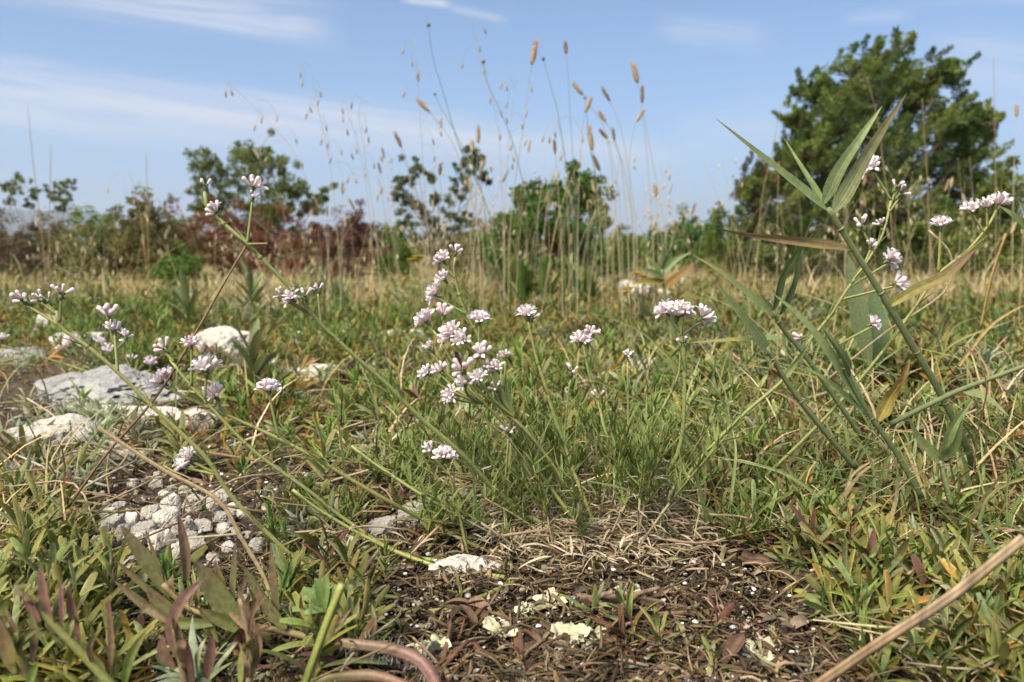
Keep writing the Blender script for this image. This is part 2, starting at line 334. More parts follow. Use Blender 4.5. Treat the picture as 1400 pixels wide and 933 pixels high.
def crown_plume(mb, o, d, L, rw, n, size, cols):
    t = N.random(n); k = N.standard_normal((n, 3)); k -= np.outer(k @ d, d); k /= np.linalg.norm(k, axis=1)[:, None]
    p = o + np.outer(t * L, d) + k * (rw * (1.05 - t) ** .7 * N.random(n) ** .5)[:, None]
    v = d + k * .7 + N.standard_normal((n, 3)) * .35; v /= np.linalg.norm(v, axis=1)[:, None]
    s = np.cross(v, N.standard_normal((n, 3))); s /= np.linalg.norm(s, axis=1)[:, None] + 1e-9; Ls = size * (.5 + .7 * N.random(n)); w = Ls * .2
    m = p + v * (Ls * .5)[:, None]; V = np.stack([p, m - s * w[:, None], p + v * Ls[:, None], m + s * w[:, None]], 1).reshape(-1, 3)
    cc = np.asarray(R.choice(cols)) * R.uniform(.75, 1.3) * (.7 + .6 * N.random((n, 1))); mb.add(V, np.arange(n * 4).reshape(n, 4), None, np.repeat(cc, 4, 0))
TS = .40
def tree(name, label, cat, base, d, blobs, leafsz, cols, n, bark, trunk_r, group=None, drift=None, needle=False, spread=.5, aspect=(1, .85), sub=7, part='crown', limbs=True, twigs=0):
    d *= TS; leafsz *= TS * (1.0 if needle else .62); trunk_r *= TS * .6; spread *= TS; n = int(n * (3.4 if needle else 6.5)); sub = sub if needle else sub * 2
    b = P(base[0], 330 + FPX * H / d, d); b.z = gz(b.x, b.y) - .02
    t = thing(name, label, cat, b, group)
    cm, tm = MB(), MB(); pxm = d / FPX
    cx = np.mean([q[0] for q in blobs]); top = min(q[1] for q in blobs)
    tp = P(base[0] * .6 + cx * .4, top * .45 + base[1] * .55, d); tr = spline([b, (v3(b) + v3(tp)) / 2 + np.array([.1 * trunk_r * 20 * (R.random() - .5), 0, 0]), tp], 9)
    tube(tm, tr, [trunk_r, trunk_r * .7, trunk_r * .4], bark, sides=7, rough=.08)
    if 'bush' in name:
        xs_ = [q[0] for q in blobs]; blobs = [(q[0], q[1], q[2] * 1.15, *q[3:]) for q in blobs] + [(x, 372 + R.random() * 10, 20) for x in np.arange(min(xs_), max(xs_) + 1, 22)]
    for (px, py, rp, *o) in blobs:
        dd = d + (R.random() - .5) * 2 * spread; c = v3(P(px, py, dd)); r = rp * pxm
        cl = o[0] if o else cols
        if limbs:
            k = R.randint(2, 8); a = tr[k]; mid = (a + c) / 2 + np.array([0, 0, -.12 * np.linalg.norm(c - a)]) + N.standard_normal(3) * .04 * np.linalg.norm(c - a)
            tube(tm, spline([a, mid, c], 8), [trunk_r * .38, trunk_r * .22, trunk_r * .07], bark, sides=5, rough=.05)
        for _ in range(sub):
            dr = drift
            off = N.standard_normal(3) * r * (.55 if needle else .62)
            if dr is not None: off = off + np.asarray(dr) * r * (R.random() * .9 - .35)
            if needle and dr is not None:
                pd = np.asarray(dr) + N.standard_normal(3) * .45 + np.array([(px - base[0]) / 260, 0, .1]); pd /= np.linalg.norm(pd); Lp = r * R.uniform(.6, 1.4); o0 = c + N.standard_normal(3) * r * np.array([.62, .62, .5]) - pd * Lp * .55
                crown_plume(cm, o0, pd, Lp, r * R.uniform(.15, .26), max(3, int(n / sub)), leafsz, cl); tube(tm, spline([c - pd * Lp * .5, o0, o0 + pd * Lp * .8], 5), [trunk_r * .1, trunk_r * .03], bark, sides=4, cap=False); continue
            crown_leaves(cm, c + off, r * ((.33 if needle else .22) + .3 * R.random()), max(3, int(n / sub)), leafsz, cl, aspect, dr, needle)
            if limbs: tube(tm, spline([c, c + off * .5 + N.standard_normal(3) * r * .08, c + off], 4), [trunk_r * .09, trunk_r * .03], bark, sides=4, cap=False)
        for _ in range(twigs):
            e = c + N.standard_normal(3) * r * .9 + np.array([0, 0, r * .5]); tube(tm, spline([c, (c + e) / 2 + N.standard_normal(3) * r * .1, e], 5), [trunk_r * .1, trunk_r * .02], bark, sides=4, cap=False)
    cm.obj(part, M_far, t, smooth=False); tm.obj('trunk', M_bark, t)
    return t
def br(c, k): return [tuple(x * k for x in q) for q in c]
JG = [(.085, .105, .024), (.105, .12, .028), (.055, .078, .022), (.125, .13, .03), (.10, .10, .03)]
JR = [(.10, .06, .03), (.12, .08, .035), (.07, .085, .025), (.075, .09, .025), (.06, .05, .03)]
OK_ = [(.055, .085, .03), (.075, .10, .035), (.045, .07, .028), (.10, .115, .04)]
DG = [(.05, .095, .018), (.065, .115, .02), (.04, .07, .016), (.085, .13, .03)]
RB = [(.11, .042, .026), (.145, .06, .034), (.085, .038, .024), (.12, .075, .04)]
OL = [(.10, .11, .035), (.08, .09, .03), (.13, .12, .05), (.09, .07, .04)]
YG = [(.13, .17, .03), (.10, .14, .03), (.16, .18, .05)]
JG, JR, OK_, DG, RB, OL, YG = [(a * .92 * 1.5, b * 1.55, c * 1.5) for a, b, c in JG], br(JR, 1.4), br(OK_, 1.9), br(DG, 1.6), br(RB, 1.7), br(OL, 1.8), br(YG, 1.3)
BARK = (.12, .09, .065)
jb = [(1210, 62, 22), (1180, 78, 24), (1228, 95, 26), (1290, 85, 22), (1268, 112, 26), (1250, 140, 32), (1112, 108, 20), (1130, 128, 26), (1155, 120, 24), (1165, 150, 34), (1200, 150, 36), (1195, 110, 22),
      (1228, 175, 34), (1300, 140, 22), (1318, 150, 20), (1288, 172, 30), (1340, 160, 18), (1350, 150, 14), (1335, 190, 26), (1310, 205, 28), (1260, 215, 36), (1215, 215, 38, JR), (1165, 195, 36), (1125, 175, 24), (1090, 150, 14),
      (1100, 185, 24), (1085, 200, 26), (1115, 220, 34, JR), (1150, 235, 36), (1080, 230, 30, JR), (1052, 240, 28, JR), (1030, 238, 20, JR), (1045, 270, 30), (1090, 270, 34), (1140, 280, 36), (1190, 270, 38), (1240, 265, 38), (1290, 250, 36, JR), (1330, 235, 28),
      (1350, 255, 24), (1320, 285, 32), (1270, 300, 38), (1220, 315, 38), (1160, 325, 38), (1110, 325, 38), (1065, 315, 34), (1030, 320, 34), (1000, 325, 26), (1300, 335, 36), (1240, 350, 36), (1180, 360, 36), (1110, 360, 34), (1050, 358, 32), (1350, 320, 32)]
jb = [(q[0], q[1] + 14, *q[2:]) for q in jb]
tree('juniper_tree', 'large dark green juniper tree with plume-like branches behind the broad-bladed grass', 'tree', (1200, 370), 9.0, jb + [(x, y, 34) for y in (335, 362, 385) for x in range(1010, 1400, 42)], .044, JG, 1000, BARK, .10, drift=(.55, -.1, .75), needle=True, spread=.7, aspect=(.9, .8), sub=26)
tree('oak_tree', 'rounded dark green young oak standing above the red-brown bushes', 'tree', (350, 370), 11.0,
     [(285, 225, 18), (275, 245, 16), (300, 240, 20), (330, 215, 20), (355, 205, 16), (350, 232, 24), (375, 222, 20), (330, 255, 24), (300, 272, 22), (285, 290, 18), (270, 288, 14), (365, 262, 26), (395, 255, 18), (410, 270, 16), (385, 285, 22), (345, 290, 26, YG), (370, 300, 22, YG), (440, 268, 12), (425, 285, 14), (310, 300, 22), (335, 320, 24), (380, 315, 22)],
     .06, OK_, 110, BARK, .055, spread=.6, sub=6)
tree('red_brown_bush', 'red-brown dying bush at the foot of the young oak', 'bush', (340, 375), 9.6, [(300, 320, 28), (330, 315, 26), (355, 325, 28), (385, 320, 26), (410, 325, 22), (320, 350, 28), (365, 352, 28), (405, 350, 22)], .045, RB, 190, (.07, .05, .04), .03, twigs=3)
tree('red_brown_bush', 'purple-red bush beside the pale dry grass stalks', 'bush', (475, 375), 9.4, [(440, 325, 20), (465, 315, 22), (490, 305, 18), (478, 335, 24), (450, 350, 24), (500, 325, 14), (490, 355, 24)], .04, [(.15, .075, .055), (.19, .105, .07), (.12, .07, .05)], 170, (.07, .05, .045), .025, twigs=3)
tree('low_bush', 'olive bush mixed with brown left of the young oak', 'bush', (240, 375), 9.2, [(215, 310, 22), (240, 315, 26), (262, 320, 26, RB), (225, 340, 28), (255, 350, 28, RB), (210, 360, 26), (240, 372, 24)], .045, OL, 170, BARK, .03, twigs=2)
tree('low_bush', 'conical green bush with a thin bare leader sticking up', 'bush', (195, 370), 9.0, [(195, 285, 12), (190, 300, 18), (205, 305, 16), (180, 320, 22), (205, 325, 22), (175, 345, 24), (205, 350, 24, RB), (180, 365, 24)], .045, OL, 150, BARK, .03, twigs=2)
tree('low_bush', 'yellow-green rounded bush low among the brown bushes', 'bush', (140, 370), 9.0, [(130, 312, 20, YG), (150, 318, 20, YG), (120, 330, 22), (145, 340, 24), (165, 345, 20), (130, 360, 26), (160, 365, 24)], .045, OL, 150, BARK, .03, twigs=2)
tree('low_bush', 'dark purplish brown bush beneath the two thin sapling trees', 'bush', (60, 370), 9.0, [(15, 330, 24), (40, 338, 24), (70, 335, 24), (95, 335, 22, OL), (20, 360, 26), (55, 362, 26), (90, 362, 24, OL), (-15, 345, 26)], .045, [(.11, .075, .06), (.14, .10, .075), (.12, .12, .06)], 150, BARK, .03, twigs=3)
tree('low_bush', 'small green bush in the grass below the red-brown bush', 'bush', (240, 385), 6.0, [(225, 368, 16), (245, 362, 18), (260, 372, 14), (235, 382, 18)], .03, DG, 130, BARK, .015)
tree('sapling_tree', 'thin-stemmed sapling with a flat leaning crown behind two tall dry stalks', 'tree', (55, 360), 12.0, [(8, 252, 8), (20, 248, 8), (35, 255, 8), (48, 266, 6), (15, 262, 6), (40, 280, 5)], .05, OK_, 45, (.12, .10, .085), .022, spread=.2, sub=4)
tree('sapling_tree', 'slender sapling with a small drooping crown next to the leaning one', 'tree', (85, 360), 12.4, [(72, 262, 7), (85, 257, 8), (97, 254, 7), (80, 273, 8), (92, 270, 7), (85, 288, 6)], .05, OK_, 45, (.12, .10, .085), .022, spread=.2, sub=4)
tree('sapling_tree', 'open twiggy sapling with scattered leaves behind the tall grass', 'tree', (600, 370), 8.0,
     [(640, 212, 13), (630, 225, 12), (655, 222, 9), (640, 240, 12), (665, 245, 9), (560, 236, 12), (572, 232, 9), (548, 246, 8), (590, 250, 9), (545, 265, 8), (555, 280, 13), (575, 290, 14), (600, 275, 12), (625, 262, 12), (615, 290, 12), (590, 308, 16), (560, 302, 10), (640, 300, 8), (605, 325, 16), (575, 330, 16)],
     .045, [(.11, .14, .07), (.15, .17, .09), (.09, .11, .055)], 60, (.11, .09, .07), .03, spread=.35, sub=4, twigs=1)
tree('broadleaf_bush', 'dense dark green bush right behind the thickest dry grass', 'bush', (760, 370), 7.0,
     [(770, 260, 14), (790, 248, 14), (810, 255, 13), (740, 266, 8), (715, 275, 14), (745, 285, 22), (720, 300, 24), (760, 295, 26), (790, 285, 24), (815, 280, 14), (700, 310, 20), (740, 320, 28), (775, 325, 28), (805, 315, 24), (690, 335, 22), (725, 345, 26), (765, 352, 26), (800, 345, 24), (822, 300, 8)], .05, DG, 190, BARK, .05, sub=8)
tree('low_bush', 'low green thicket left of the juniper trunk', 'bush', (950, 370), 10.0, [(900, 335, 18), (925, 325, 20), (955, 318, 20), (985, 310, 22), (930, 345, 22), (965, 345, 24), (1000, 340, 24), (905, 355, 20)], .05, DG, 170, BARK, .03)
tree('low_bush', 'green bush under the right side of the juniper', 'bush', (1340, 370), 7.6, [(1310, 320, 28), (1345, 300, 28), (1375, 280, 26), (1390, 310, 30), (1350, 335, 30), (1310, 350, 28), (1385, 350, 30), (1370, 245, 14), (1400, 260, 24)], .045, JG, 230, BARK, .03, needle=True)
tree('low_bush', 'dark bush with brown twigs in the shade in front of the juniper', 'bush', (1120, 385), 8.0, [(1040, 355, 24), (1080, 360, 26), (1120, 365, 26), (1160, 368, 26), (1210, 370, 24), (1260, 372, 24)], .04, [(.07, .085, .03), (.10, .08, .045), (.12, .125, .04)], 190, BARK, .02, twigs=3)
tree('low_bush', 'thin green bush between the sapling and the purple-red bush', 'bush', (545, 370), 10.0, [(530, 335, 14), (550, 328, 14), (545, 350, 18), (565, 345, 16), (525, 355, 16)], .05, DG, 120, BARK, .02)
tree('low_bush', 'dull olive bush behind the dry grass right of the sapling', 'bush', (655, 370), 9.4, [(640, 335, 18), (665, 325, 18), (655, 350, 20), (680, 345, 18), (630, 355, 18)], .05, OL, 120, BARK, .02)
tree('low_bush', 'low olive bush behind the grass between dark bush and thicket', 'bush', (860, 370), 10.5, [(845, 345, 16), (870, 338, 16), (885, 350, 18), (855, 360, 18)], .05, DG, 120, BARK, .02)

for lb, x0, x1, cl in (('long low strip of far scrub behind the purple-red bush', 395, 560, OL), ('far olive scrub behind the open sapling', 590, 720, OL), ('far green scrub between dark bush and juniper', 815, 985, DG), ('far brownish scrub behind the two thin saplings', -60, 130, RB), ('far olive scrub behind the conical green bush', 120, 300, OL)):
    tree('far_scrub', lb, 'bush', ((x0 + x1) / 2, 352), 13.5, [(x, 333 + R.uniform(-9, 6), R.uniform(12, 19), R.choice([cl, OL])) for x in np.arange(x0, x1, 13)] + [(x, 347, 15) for x in np.arange(x0, x1, 16)], .05, cl, 80, BARK, .03, spread=.8, sub=5)

# ------------------------------------------------------------------ rocks and pebbles
def rock_mesh(rx, ry, rz, seed, amp=.28, f=1.4, sub=4):
    import bmesh
    bm = bmesh.new(); bmesh.ops.create_icosphere(bm, subdivisions=sub, radius=1); out = []
    rr = random.Random(seed * 31.7 + 5); pl_ = []
    for _ in range(17):
        n_ = Vector((rr.gauss(0, 1), rr.gauss(0, 1), rr.gauss(0, 1))).normalized(); pl_.append((n_, rr.uniform(.66, .95)))
    pl_.append((Vector((rr.uniform(-.2, .2), rr.uniform(-.2, .1), 1)).normalized(), rr.uniform(.62, .8)))
    s = Vector((seed * 3.7, seed * 1.3, seed * 7.1))
    for v in bm.verts:
        p = v.co.copy(); m = 1.1
        for n_, d_ in pl_:
            k = p.dot(n_)
            if k > .05: m = min(m, d_ / k)
        q = p * m; n1 = mnoise.noise(q * f + s); n3 = mnoise.noise(q * f * 5 + s); n4 = mnoise.noise(q * f * 14 + s); cr = abs(mnoise.noise(q * f * 2.1 + s * 1.9))
        q = q * (1 + amp * .35 * n1 + amp * .16 * n3 + amp * .10 * n4 - (amp * .55 * (1 - cr / .06) if cr < .06 else 0))
        out.append((q.x * rx, q.y * ry, q.z * rz))
    f_ = [[v.index for v in fa.verts] for fa in bm.faces]; bm.free()
    return np.array(out), f_
def rock(label, px, py, wpx, hpx, mat, seed, depth=.8, sink=.25, name='rock', group=None, amp=.28, f=1.4, rot=0, tint=None):
    g = G(px, py); d = g.y; rx = wpx / 2 * d / FPX / .85; rz = hpx * d / FPX / (2 - 2 * sink) / .8
    v, fc = rock_mesh(rx, rx * depth, rz, seed, amp, f, 5 if wpx > 50 else (4 if wpx > 24 else 3))
    c, s = math.cos(rot), math.sin(rot); v = v @ np.array([[c, s, 0], [-s, c, 0], [0, 0, 1]])
    o = Vector((g.x, g.y + rx * depth * .7, g.z + rz * (1 - 2 * sink) * .8))
    mb = MB(); mb.add(v + v3(o), None, fc); ob = mb.obj(name, mat, origin=o, smooth=False); tag(ob, label, 'rock' if name == 'rock' else 'pebble', group); return ob
rock('pale rock with black lichen patches at the left edge', 55, 648, 165, 66, M_rock_lichen, 3, .8, .3, amp=.22)
rock('wide flat slate-grey rock lying behind the lichen-patched rock', 112, 564, 190, 46, M_rock_grey, 17, .8, .3, amp=.34, f=1.6)
rock('rough grey-white boulder behind the oval-leaved plant', 303, 508, 84, 60, M_rock_lichen, 12, .8, .25, amp=.3, f=1.8)
rock('bright white stone left of the thin leaning flower stem', 172, 585, 110, 26, M_rock_white, 15, .6, .3)
rock('small bright white stone right of the thin leaning flower stem', 262, 590, 60, 28, M_rock_white, 19, .7, .3, rot=.5)
rock('rounded cream rock far back in the grass', 62, 466, 56, 36, M_rock_white, 23)
rock('pale stone in front of the rounded cream rock', 100, 482, 70, 26, M_rock_white, 27, rot=.4)
rock('grey stone at the left edge in the dry grass', 20, 500, 60, 22, M_rock_grey, 31)
rock('whitish flat stone beside the brown dead leaves', 425, 523, 66, 20, M_rock_white, 35, .7)
rock('white stone half hidden below the fine flower stems', 545, 480, 60, 26, M_rock_white, 39, .7)
rock('small white stone close to the half hidden one', 500, 462, 40, 18, M_rock_white, 43)
rock('pale rock behind the yellow flowers', 868, 416, 44, 28, M_rock_white, 47)
rock('light brown stone beside the pale rock with yellow flowers', 898, 414, 40, 18, M_rock_white, 51)
rock('flat cream stone lying by the base of the flower clump', 636, 792, 84, 24, M_rock_white, 55, .6, .3)
rock('angular beige stone in the litter left of the flower clump', 572, 722, 60, 34, M_pebble, 59, .7)
rock('grey-beige stone near the straw leaves', 620, 700, 44, 24, M_pebble, 63, .7)
rock('light grey stone among leaves in front of the angular beige stone', 520, 738, 50, 26, M_pebble, 67, .7)
for i, (px, py, w) in enumerate(((350, 432, 34), (255, 418, 30), (262, 404, 16), (150, 420, 22), (410, 468, 30), (640, 470, 26), (930, 388, 18))):
    rock(['pale stone behind the rough boulder', 'pale stone in the grass near the far bushes', 'tiny pale stone far back before the low green bush', 'small stone in the grass beside a lone bud cluster', 'small pale stone between boulder and brown leaves', 'pale stone behind the central pink heads', 'tiny pale stone right of the yellow flowers'][i], px, py, w, w * .5, M_rock_white, 70 + i * 3)
pebs = [(145, 735, 34, 30), (178, 722, 22, 20), (205, 712, 26, 22), (232, 700, 30, 22), (262, 700, 30, 22), (292, 700, 32, 30), (225, 720, 38, 22), (250, 735, 30, 26), (195, 740, 32, 26), (215, 760, 34, 34), (180, 752, 26, 20),
        (240, 765, 26, 20), (275, 730, 24, 18), (300, 720, 26, 20), (318, 738, 22, 16), (268, 760, 24, 20), (290, 775, 22, 18), (350, 762, 24, 26), (330, 710, 20, 16), (160, 700, 18, 14), (190, 692, 16, 12), (212, 668, 20, 14), (180, 668, 16, 14), (250, 678, 18, 12), (130, 760, 30, 26), (310, 755, 18, 14)]
for i in range(78):
    pebs.append((R.gauss(245, 85), R.gauss(730, 42), 6 + 18 * R.random() ** 2, 0))
for i, (px, py, w, h) in enumerate(pebs):
    if py < 650: py = 650 + R.random() * 60
    h = h or w * R.uniform(.5, .85)
    big = w >= 28; right = px > 240
    lab = ('large pale pebble on the %s half of the pebble patch' if big else 'small pale pebble on the %s half of the pebble patch') % ('right' if right else 'left')
    rock(lab, px, py, w, h, M_pebble if R.random() < .75 else M_rock_white, 100 + i * 1.7, R.uniform(.7, 1.1), R.uniform(.12, .3), 'pebble', 'pebbles of the pale pebble patch', amp=.3, f=.9, rot=R.random() * 3)

# ------------------------------------------------------------------ litter
def tm_flake(L, w, curl, c):
    mb = MB(); n = 5; t = np.linspace(-1, 1, n); path = np.stack([t * L / 2, np.zeros(n), curl * L * .25 * (1 - t * t)], 1); path[:, 1] += .12 * L * (t * t)
    leaf(mb, path, w, c, kind='oval', fold=R.uniform(-.4, .8), twist=R.uniform(-1.2, 1.2)); return mb.arr()
def tm_stick(L, r, c):
    mb = MB(); tube(mb, spline([(-L / 2, 0, 0), (0, L * R.uniform(-.3, .3), L * R.uniform(.0, .15)), (L / 2, L * R.uniform(-.15, .15), 0)], 7), [r, r * 1.1, r * .6], c, sides=5); return mb.arr()
def tm_chip(r, c, seed):
    v, f = rock_mesh(r, r * .8, r * .6, seed, .4, 1.2, 2); mb = MB(); mb.add(v, None, f, c); return mb.arr()
LC = [(.035, .022, .014), (.06, .038, .024), (.10, .063, .037), (.16, .105, .062), (.22, .155, .09), (.28, .205, .13), (.135, .085, .046), (.085, .053, .031), (.33, .27, .19)]
LC = [(a * .80, b * .84, c * .80) for a, b, c in LC]
def bare(px, py):           # how far the litter shows bare of plants, as in the photograph
    b = 0.0
    if py > 735 and 560 < px < 1130: b = min(1, (py - 735) / 40) * min(1, (px - 560) / 50, (1130 - px) / 60 + max(0, (py - 830) / 60))
    if 100 < px < 440 and 640 < py < 810: b = max(b, .93)
    if 440 < px < 640 and py > 670: b = max(b, .84)
    if 130 < px < 520 and 590 < py < 700: b = max(b, .72)
    if px < 110 and 540 < py < 640: b = max(b, .9)
    if px < 330 and 470 < py < 600: b = max(b, .55)
    if px < 480 and 430 < py < 560: b = max(b, .45)
    if 150 < px < 600 and py > 785: b = max(b, .95)
    if 600 < px < 1090 + max(0, py - 770) * .6 and py > 775: b = 1.0
    e = mnoise.noise(Vector((px * .018, py * .026, 1.7))) * .42 + mnoise.noise(Vector((px * .05, py * .07, 6.7))) * .2
    return min(.997, max(0, b + (e if 0 < b else 0) + (.32 if 0 < b and py > 780 and px > 540 else 0)))
def pebbly(px, py): return ((px - 235) / 120) ** 2 + ((py - 722) / 62) ** 2 < 1
def ground_pts(n, d0, d1, power=1.0, margin=60):
    out = []
    while len(out) < n:
        py0 = 330 + FPX * H / d0; py1 = 330 + FPX * H / d1
        py = py1 + (py0 - py1) * R.random() ** power; px = -margin + R.random() * (1400 + 2 * margin)
        g = G(px, py); out.append((g.x, g.y, g.z, px, py))
    return np.array(out)
def tints(n, s=.35): return (1 + s * (N.random((n, 1)) * 2 - 1)) * (1 + .12 * (N.random((n, 3)) * 2 - 1))
def litter():
    mb = MB(); T = []
    for c in LC:
        for k in range(4): T.append(tm_flake(R.uniform(.003, .0125), R.uniform(.0006, .0026), R.uniform(-.8, 1.3), np.array(c) * R.uniform(.6, 1.2)))
    for c in LC[1:7]:
        for k in range(4): T.append(tm_stick(R.uniform(.006, .019), R.uniform(.00022, .0006), np.array(c) * 1.05))
    pts = ground_pts(30000, .25, 1.15, .85)
    k = np.array([bare(p[3], p[4]) for p in pts]); pts = pts[(N.random(len(pts)) < .32 + .68 * k) & ~(np.array([pebbly(p[3], p[4]) for p in pts]) & (N.random(len(pts)) < .8))]
    ch = N.integers(0, len(T), len(pts))
    for i, tm in enumerate(T):
        s = pts[ch == i]; n = len(s); pos = s[:, :3].copy(); pos[:, 2] += .0008 + .0045 * N.random(n) ** 1.6
        scatter(mb, tm, pos, N.random(n) * 6.28, .6 + .8 * N.random(n), (N.random(n) * 6.28, N.random(n) * 1.0), tints(n, .55))
    o = mb.obj('leaf_litter', M_litter); tag(o, 'brown dead leaf flakes and twig bits covering the bare soil', 'leaf litter', kind='stuff')
    mb = MB(); T = [tm_chip(R.uniform(.0009, .0022), c, i * 5 + 2) for i, c in enumerate([(.6, .58, .54), (.5, .47, .42), (.4, .36, .31), (.05, .04, .035), (.3, .25, .2), (.68, .67, .63)])]
    pts = ground_pts(5200, .26, .9, .85); k = np.array([bare(p[3], p[4]) for p in pts]); pts = pts[N.random(len(pts)) < .25 + .75 * k]
    ch = N.integers(0, len(T), len(pts))
    for i, tm in enumerate(T):
        s = pts[ch == i]; n = len(s); pos = s[:, :3].copy(); pos[:, 2] += .0006 + .004 * N.random(n)
        scatter(mb, tm, pos, N.random(n) * 6.28, .35 + 1.0 * N.random(n) ** 2, None, tints(n, .2))
    o = mb.obj('gravel', M_litter); tag(o, 'tiny white and grey grit mixed into the leaf litter', 'gravel', kind='stuff')
litter()

# ------------------------------------------------------------------ leafy ground cover
KINDS = {
    'green': dict(cols=[(.135, .175, .055), (.11, .15, .052), (.165, .195, .062), (.18, .185, .065), (.15, .18, .085)], tip=(.20, .18, .04), L=(.010, .017), w=(.0018, .0027), nodes=(4, 7), h=(.007, .017), kind='spat', curl=.75),
    'yellow': dict(cols=[(.22, .21, .055), (.19, .20, .06), (.28, .20, .05), (.175, .19, .06)], tip=(.27, .15, .03), L=(.009, .016), w=(.0017, .0026), nodes=(4, 7), h=(.006, .016), kind='spat', curl=.8),
    'silver': dict(cols=[(.26, .28, .19), (.22, .24, .16), (.30, .31, .22)], tip=(.32, .33, .27), L=(.009, .015), w=(.0016, .0024), nodes=(5, 8), h=(.006, .014), kind='lance', curl=1.0),
    'needle': dict(cols=[(.13, .22, .055), (.16, .24, .065), (.11, .18, .045)], tip=(.15, .2, .05), L=(.008, .014), w=(.0009, .0013), nodes=(6, 10), h=(.010, .02), kind='lance', curl=.3),
    'brown': dict(cols=[(.14, .075, .045), (.17, .10, .05), (.12, .06, .05), (.16, .14, .05)], tip=(.14, .06, .04), L=(.009, .015), w=(.0015, .0024), nodes=(4, 6), h=(.006, .014), kind='spat', curl=.9),
}
def shoot(kind, segs=7, cols=5):
    K = KINDS[kind]; lm, sm = MB(), MB()
    h = R.uniform(*K['h']); n = R.randint(*K['nodes']); lean = dirv(R.random() * 6.28, 0) * h * R.uniform(0, .5)
    st = spline([(0, 0, -.003), lean * .3 + np.array([0, 0, h * .5]), lean + np.array([0, 0, h])], 8)
    tube(sm, st, [.0007, .0005], (.14, .12, .05) if kind != 'silver' else (.2, .2, .15), sides=5)
    az = R.random() * 6.28
    for k in range(n):
        t = (k + .4) / n; b = st[min(7, int(t * 7 + .5))]; az += math.pi / 2 + R.uniform(-.3, .3)
        per = 2 if kind in ('green', 'yellow', 'brown') else (4 if kind == 'needle' else 3)
        for j in range(per):
            a = az + j * 2 * math.pi / per + R.uniform(-.25, .25)
            e0 = rad(18 + 62 * t ** 1.2) + R.uniform(-.2, .2); L = R.uniform(*K['L']) * (1.0 - .45 * max(0, t - .55) / .45)
            c = np.array(R.choice(K['cols'])) * R.uniform(.8, 1.25)
            if t < .3 and R.random() < .4: c = np.array((.20, .13, .05)) * R.uniform(.6, 1.2)
            path = arc(b, a, e0, e0 - K['curl'] * R.uniform(.3, 1.2), L, segs)
            tp = np.array(K['tip']) if R.random() < .45 else c * 1.15
            leaf(lm, path, R.uniform(*K['w']) * R.uniform(.8, 1.15), c, tp, K['kind'], fold=R.uniform(-.1, .25), cols=cols, rev=R.uniform(.2, .7) if cols > 3 else 0, twist=R.uniform(-.3, .3), edge=(c * np.array((1.75, 1.5, 1.0))) if cols > 2 and R.random() < .7 else None)
    return lm, sm
TM = {k: [tuple(x) for x in [shoot(k) for _ in range(8)]] for k in KINDS}
TLOW = {k: [shoot(k, 3, 2)[0].arr() for _ in range(7)] for k in KINDS}
TMID = {k: [a.arr() for a, b in TM[k]] for k in KINDS}
def pick_kind(px, py):
    w = {'green': 5, 'yellow': 1.9, 'silver': .35, 'needle': .7, 'brown': .8}
    cl = mnoise.noise(Vector((px * .006, py * .011, 2.2)))
    cl2 = mnoise.noise(Vector((px * .008, py * .014, 9.2)))
    cl3 = mnoise.noise(Vector((px * .004, py * .012, 5.7)))
    if cl > .1: w['yellow'] += 12 * cl
    if cl < -.1: w['green'] += 16 * -cl
    if cl3 > .2: w['brown'] += 6 * cl3
    if cl2 > .15: w['silver'] += 4
    if cl2 < -.2: w['needle'] += 5
    if px < 230 and 540 < py < 720: w = {'silver': 5, 'green': .6, 'yellow': .3, 'needle': .2, 'brown': .3}
    if 940 < px < 1150 and 480 < py < 600: w['silver'] += 4
    if px > 1050 and py > 560: w = {'green': 5, 'yellow': 2, 'silver': .3, 'needle': .2, 'brown': .8}
    if px < 160 and py > 700: w = {'green': 5, 'yellow': 1.6, 'silver': .1, 'needle': .1, 'brown': .2}
    return R.choices(list(w), list(w.values()))[0]
def zone(px, py):
    if py > 700 and px < 250: return 'in the near corner beside the mottled purple leaves'
    if py > 690 and px < 640: return 'in the litter between mottled leaves and flower clump'
    if py > 690 and px > 1000: return 'near the blurred dry stick'
    if py > 690: return 'at the edge of the bare brown litter'
    if px < 230: return 'among the stones behind the pebble patch'
    if px < 450: return 'between the pebble patch and the oval-leaved plant'
    if px < 640: return 'under the long leaning flower stem'
    if px < 900: return 'around the base of the pink flower clump'
    if px < 1060: return 'below the large white flower head'
    return 'under the broad-bladed grass'
ADJ = {'green': 'green leafy shoot with narrow blunt leaves', 'yellow': 'yellowing leafy shoot with narrow blunt leaves', 'silver': 'silvery grey shoot with curling narrow leaves', 'needle': 'bright green needle-leaved shoot', 'brown': 'brown withering leafy shoot'}
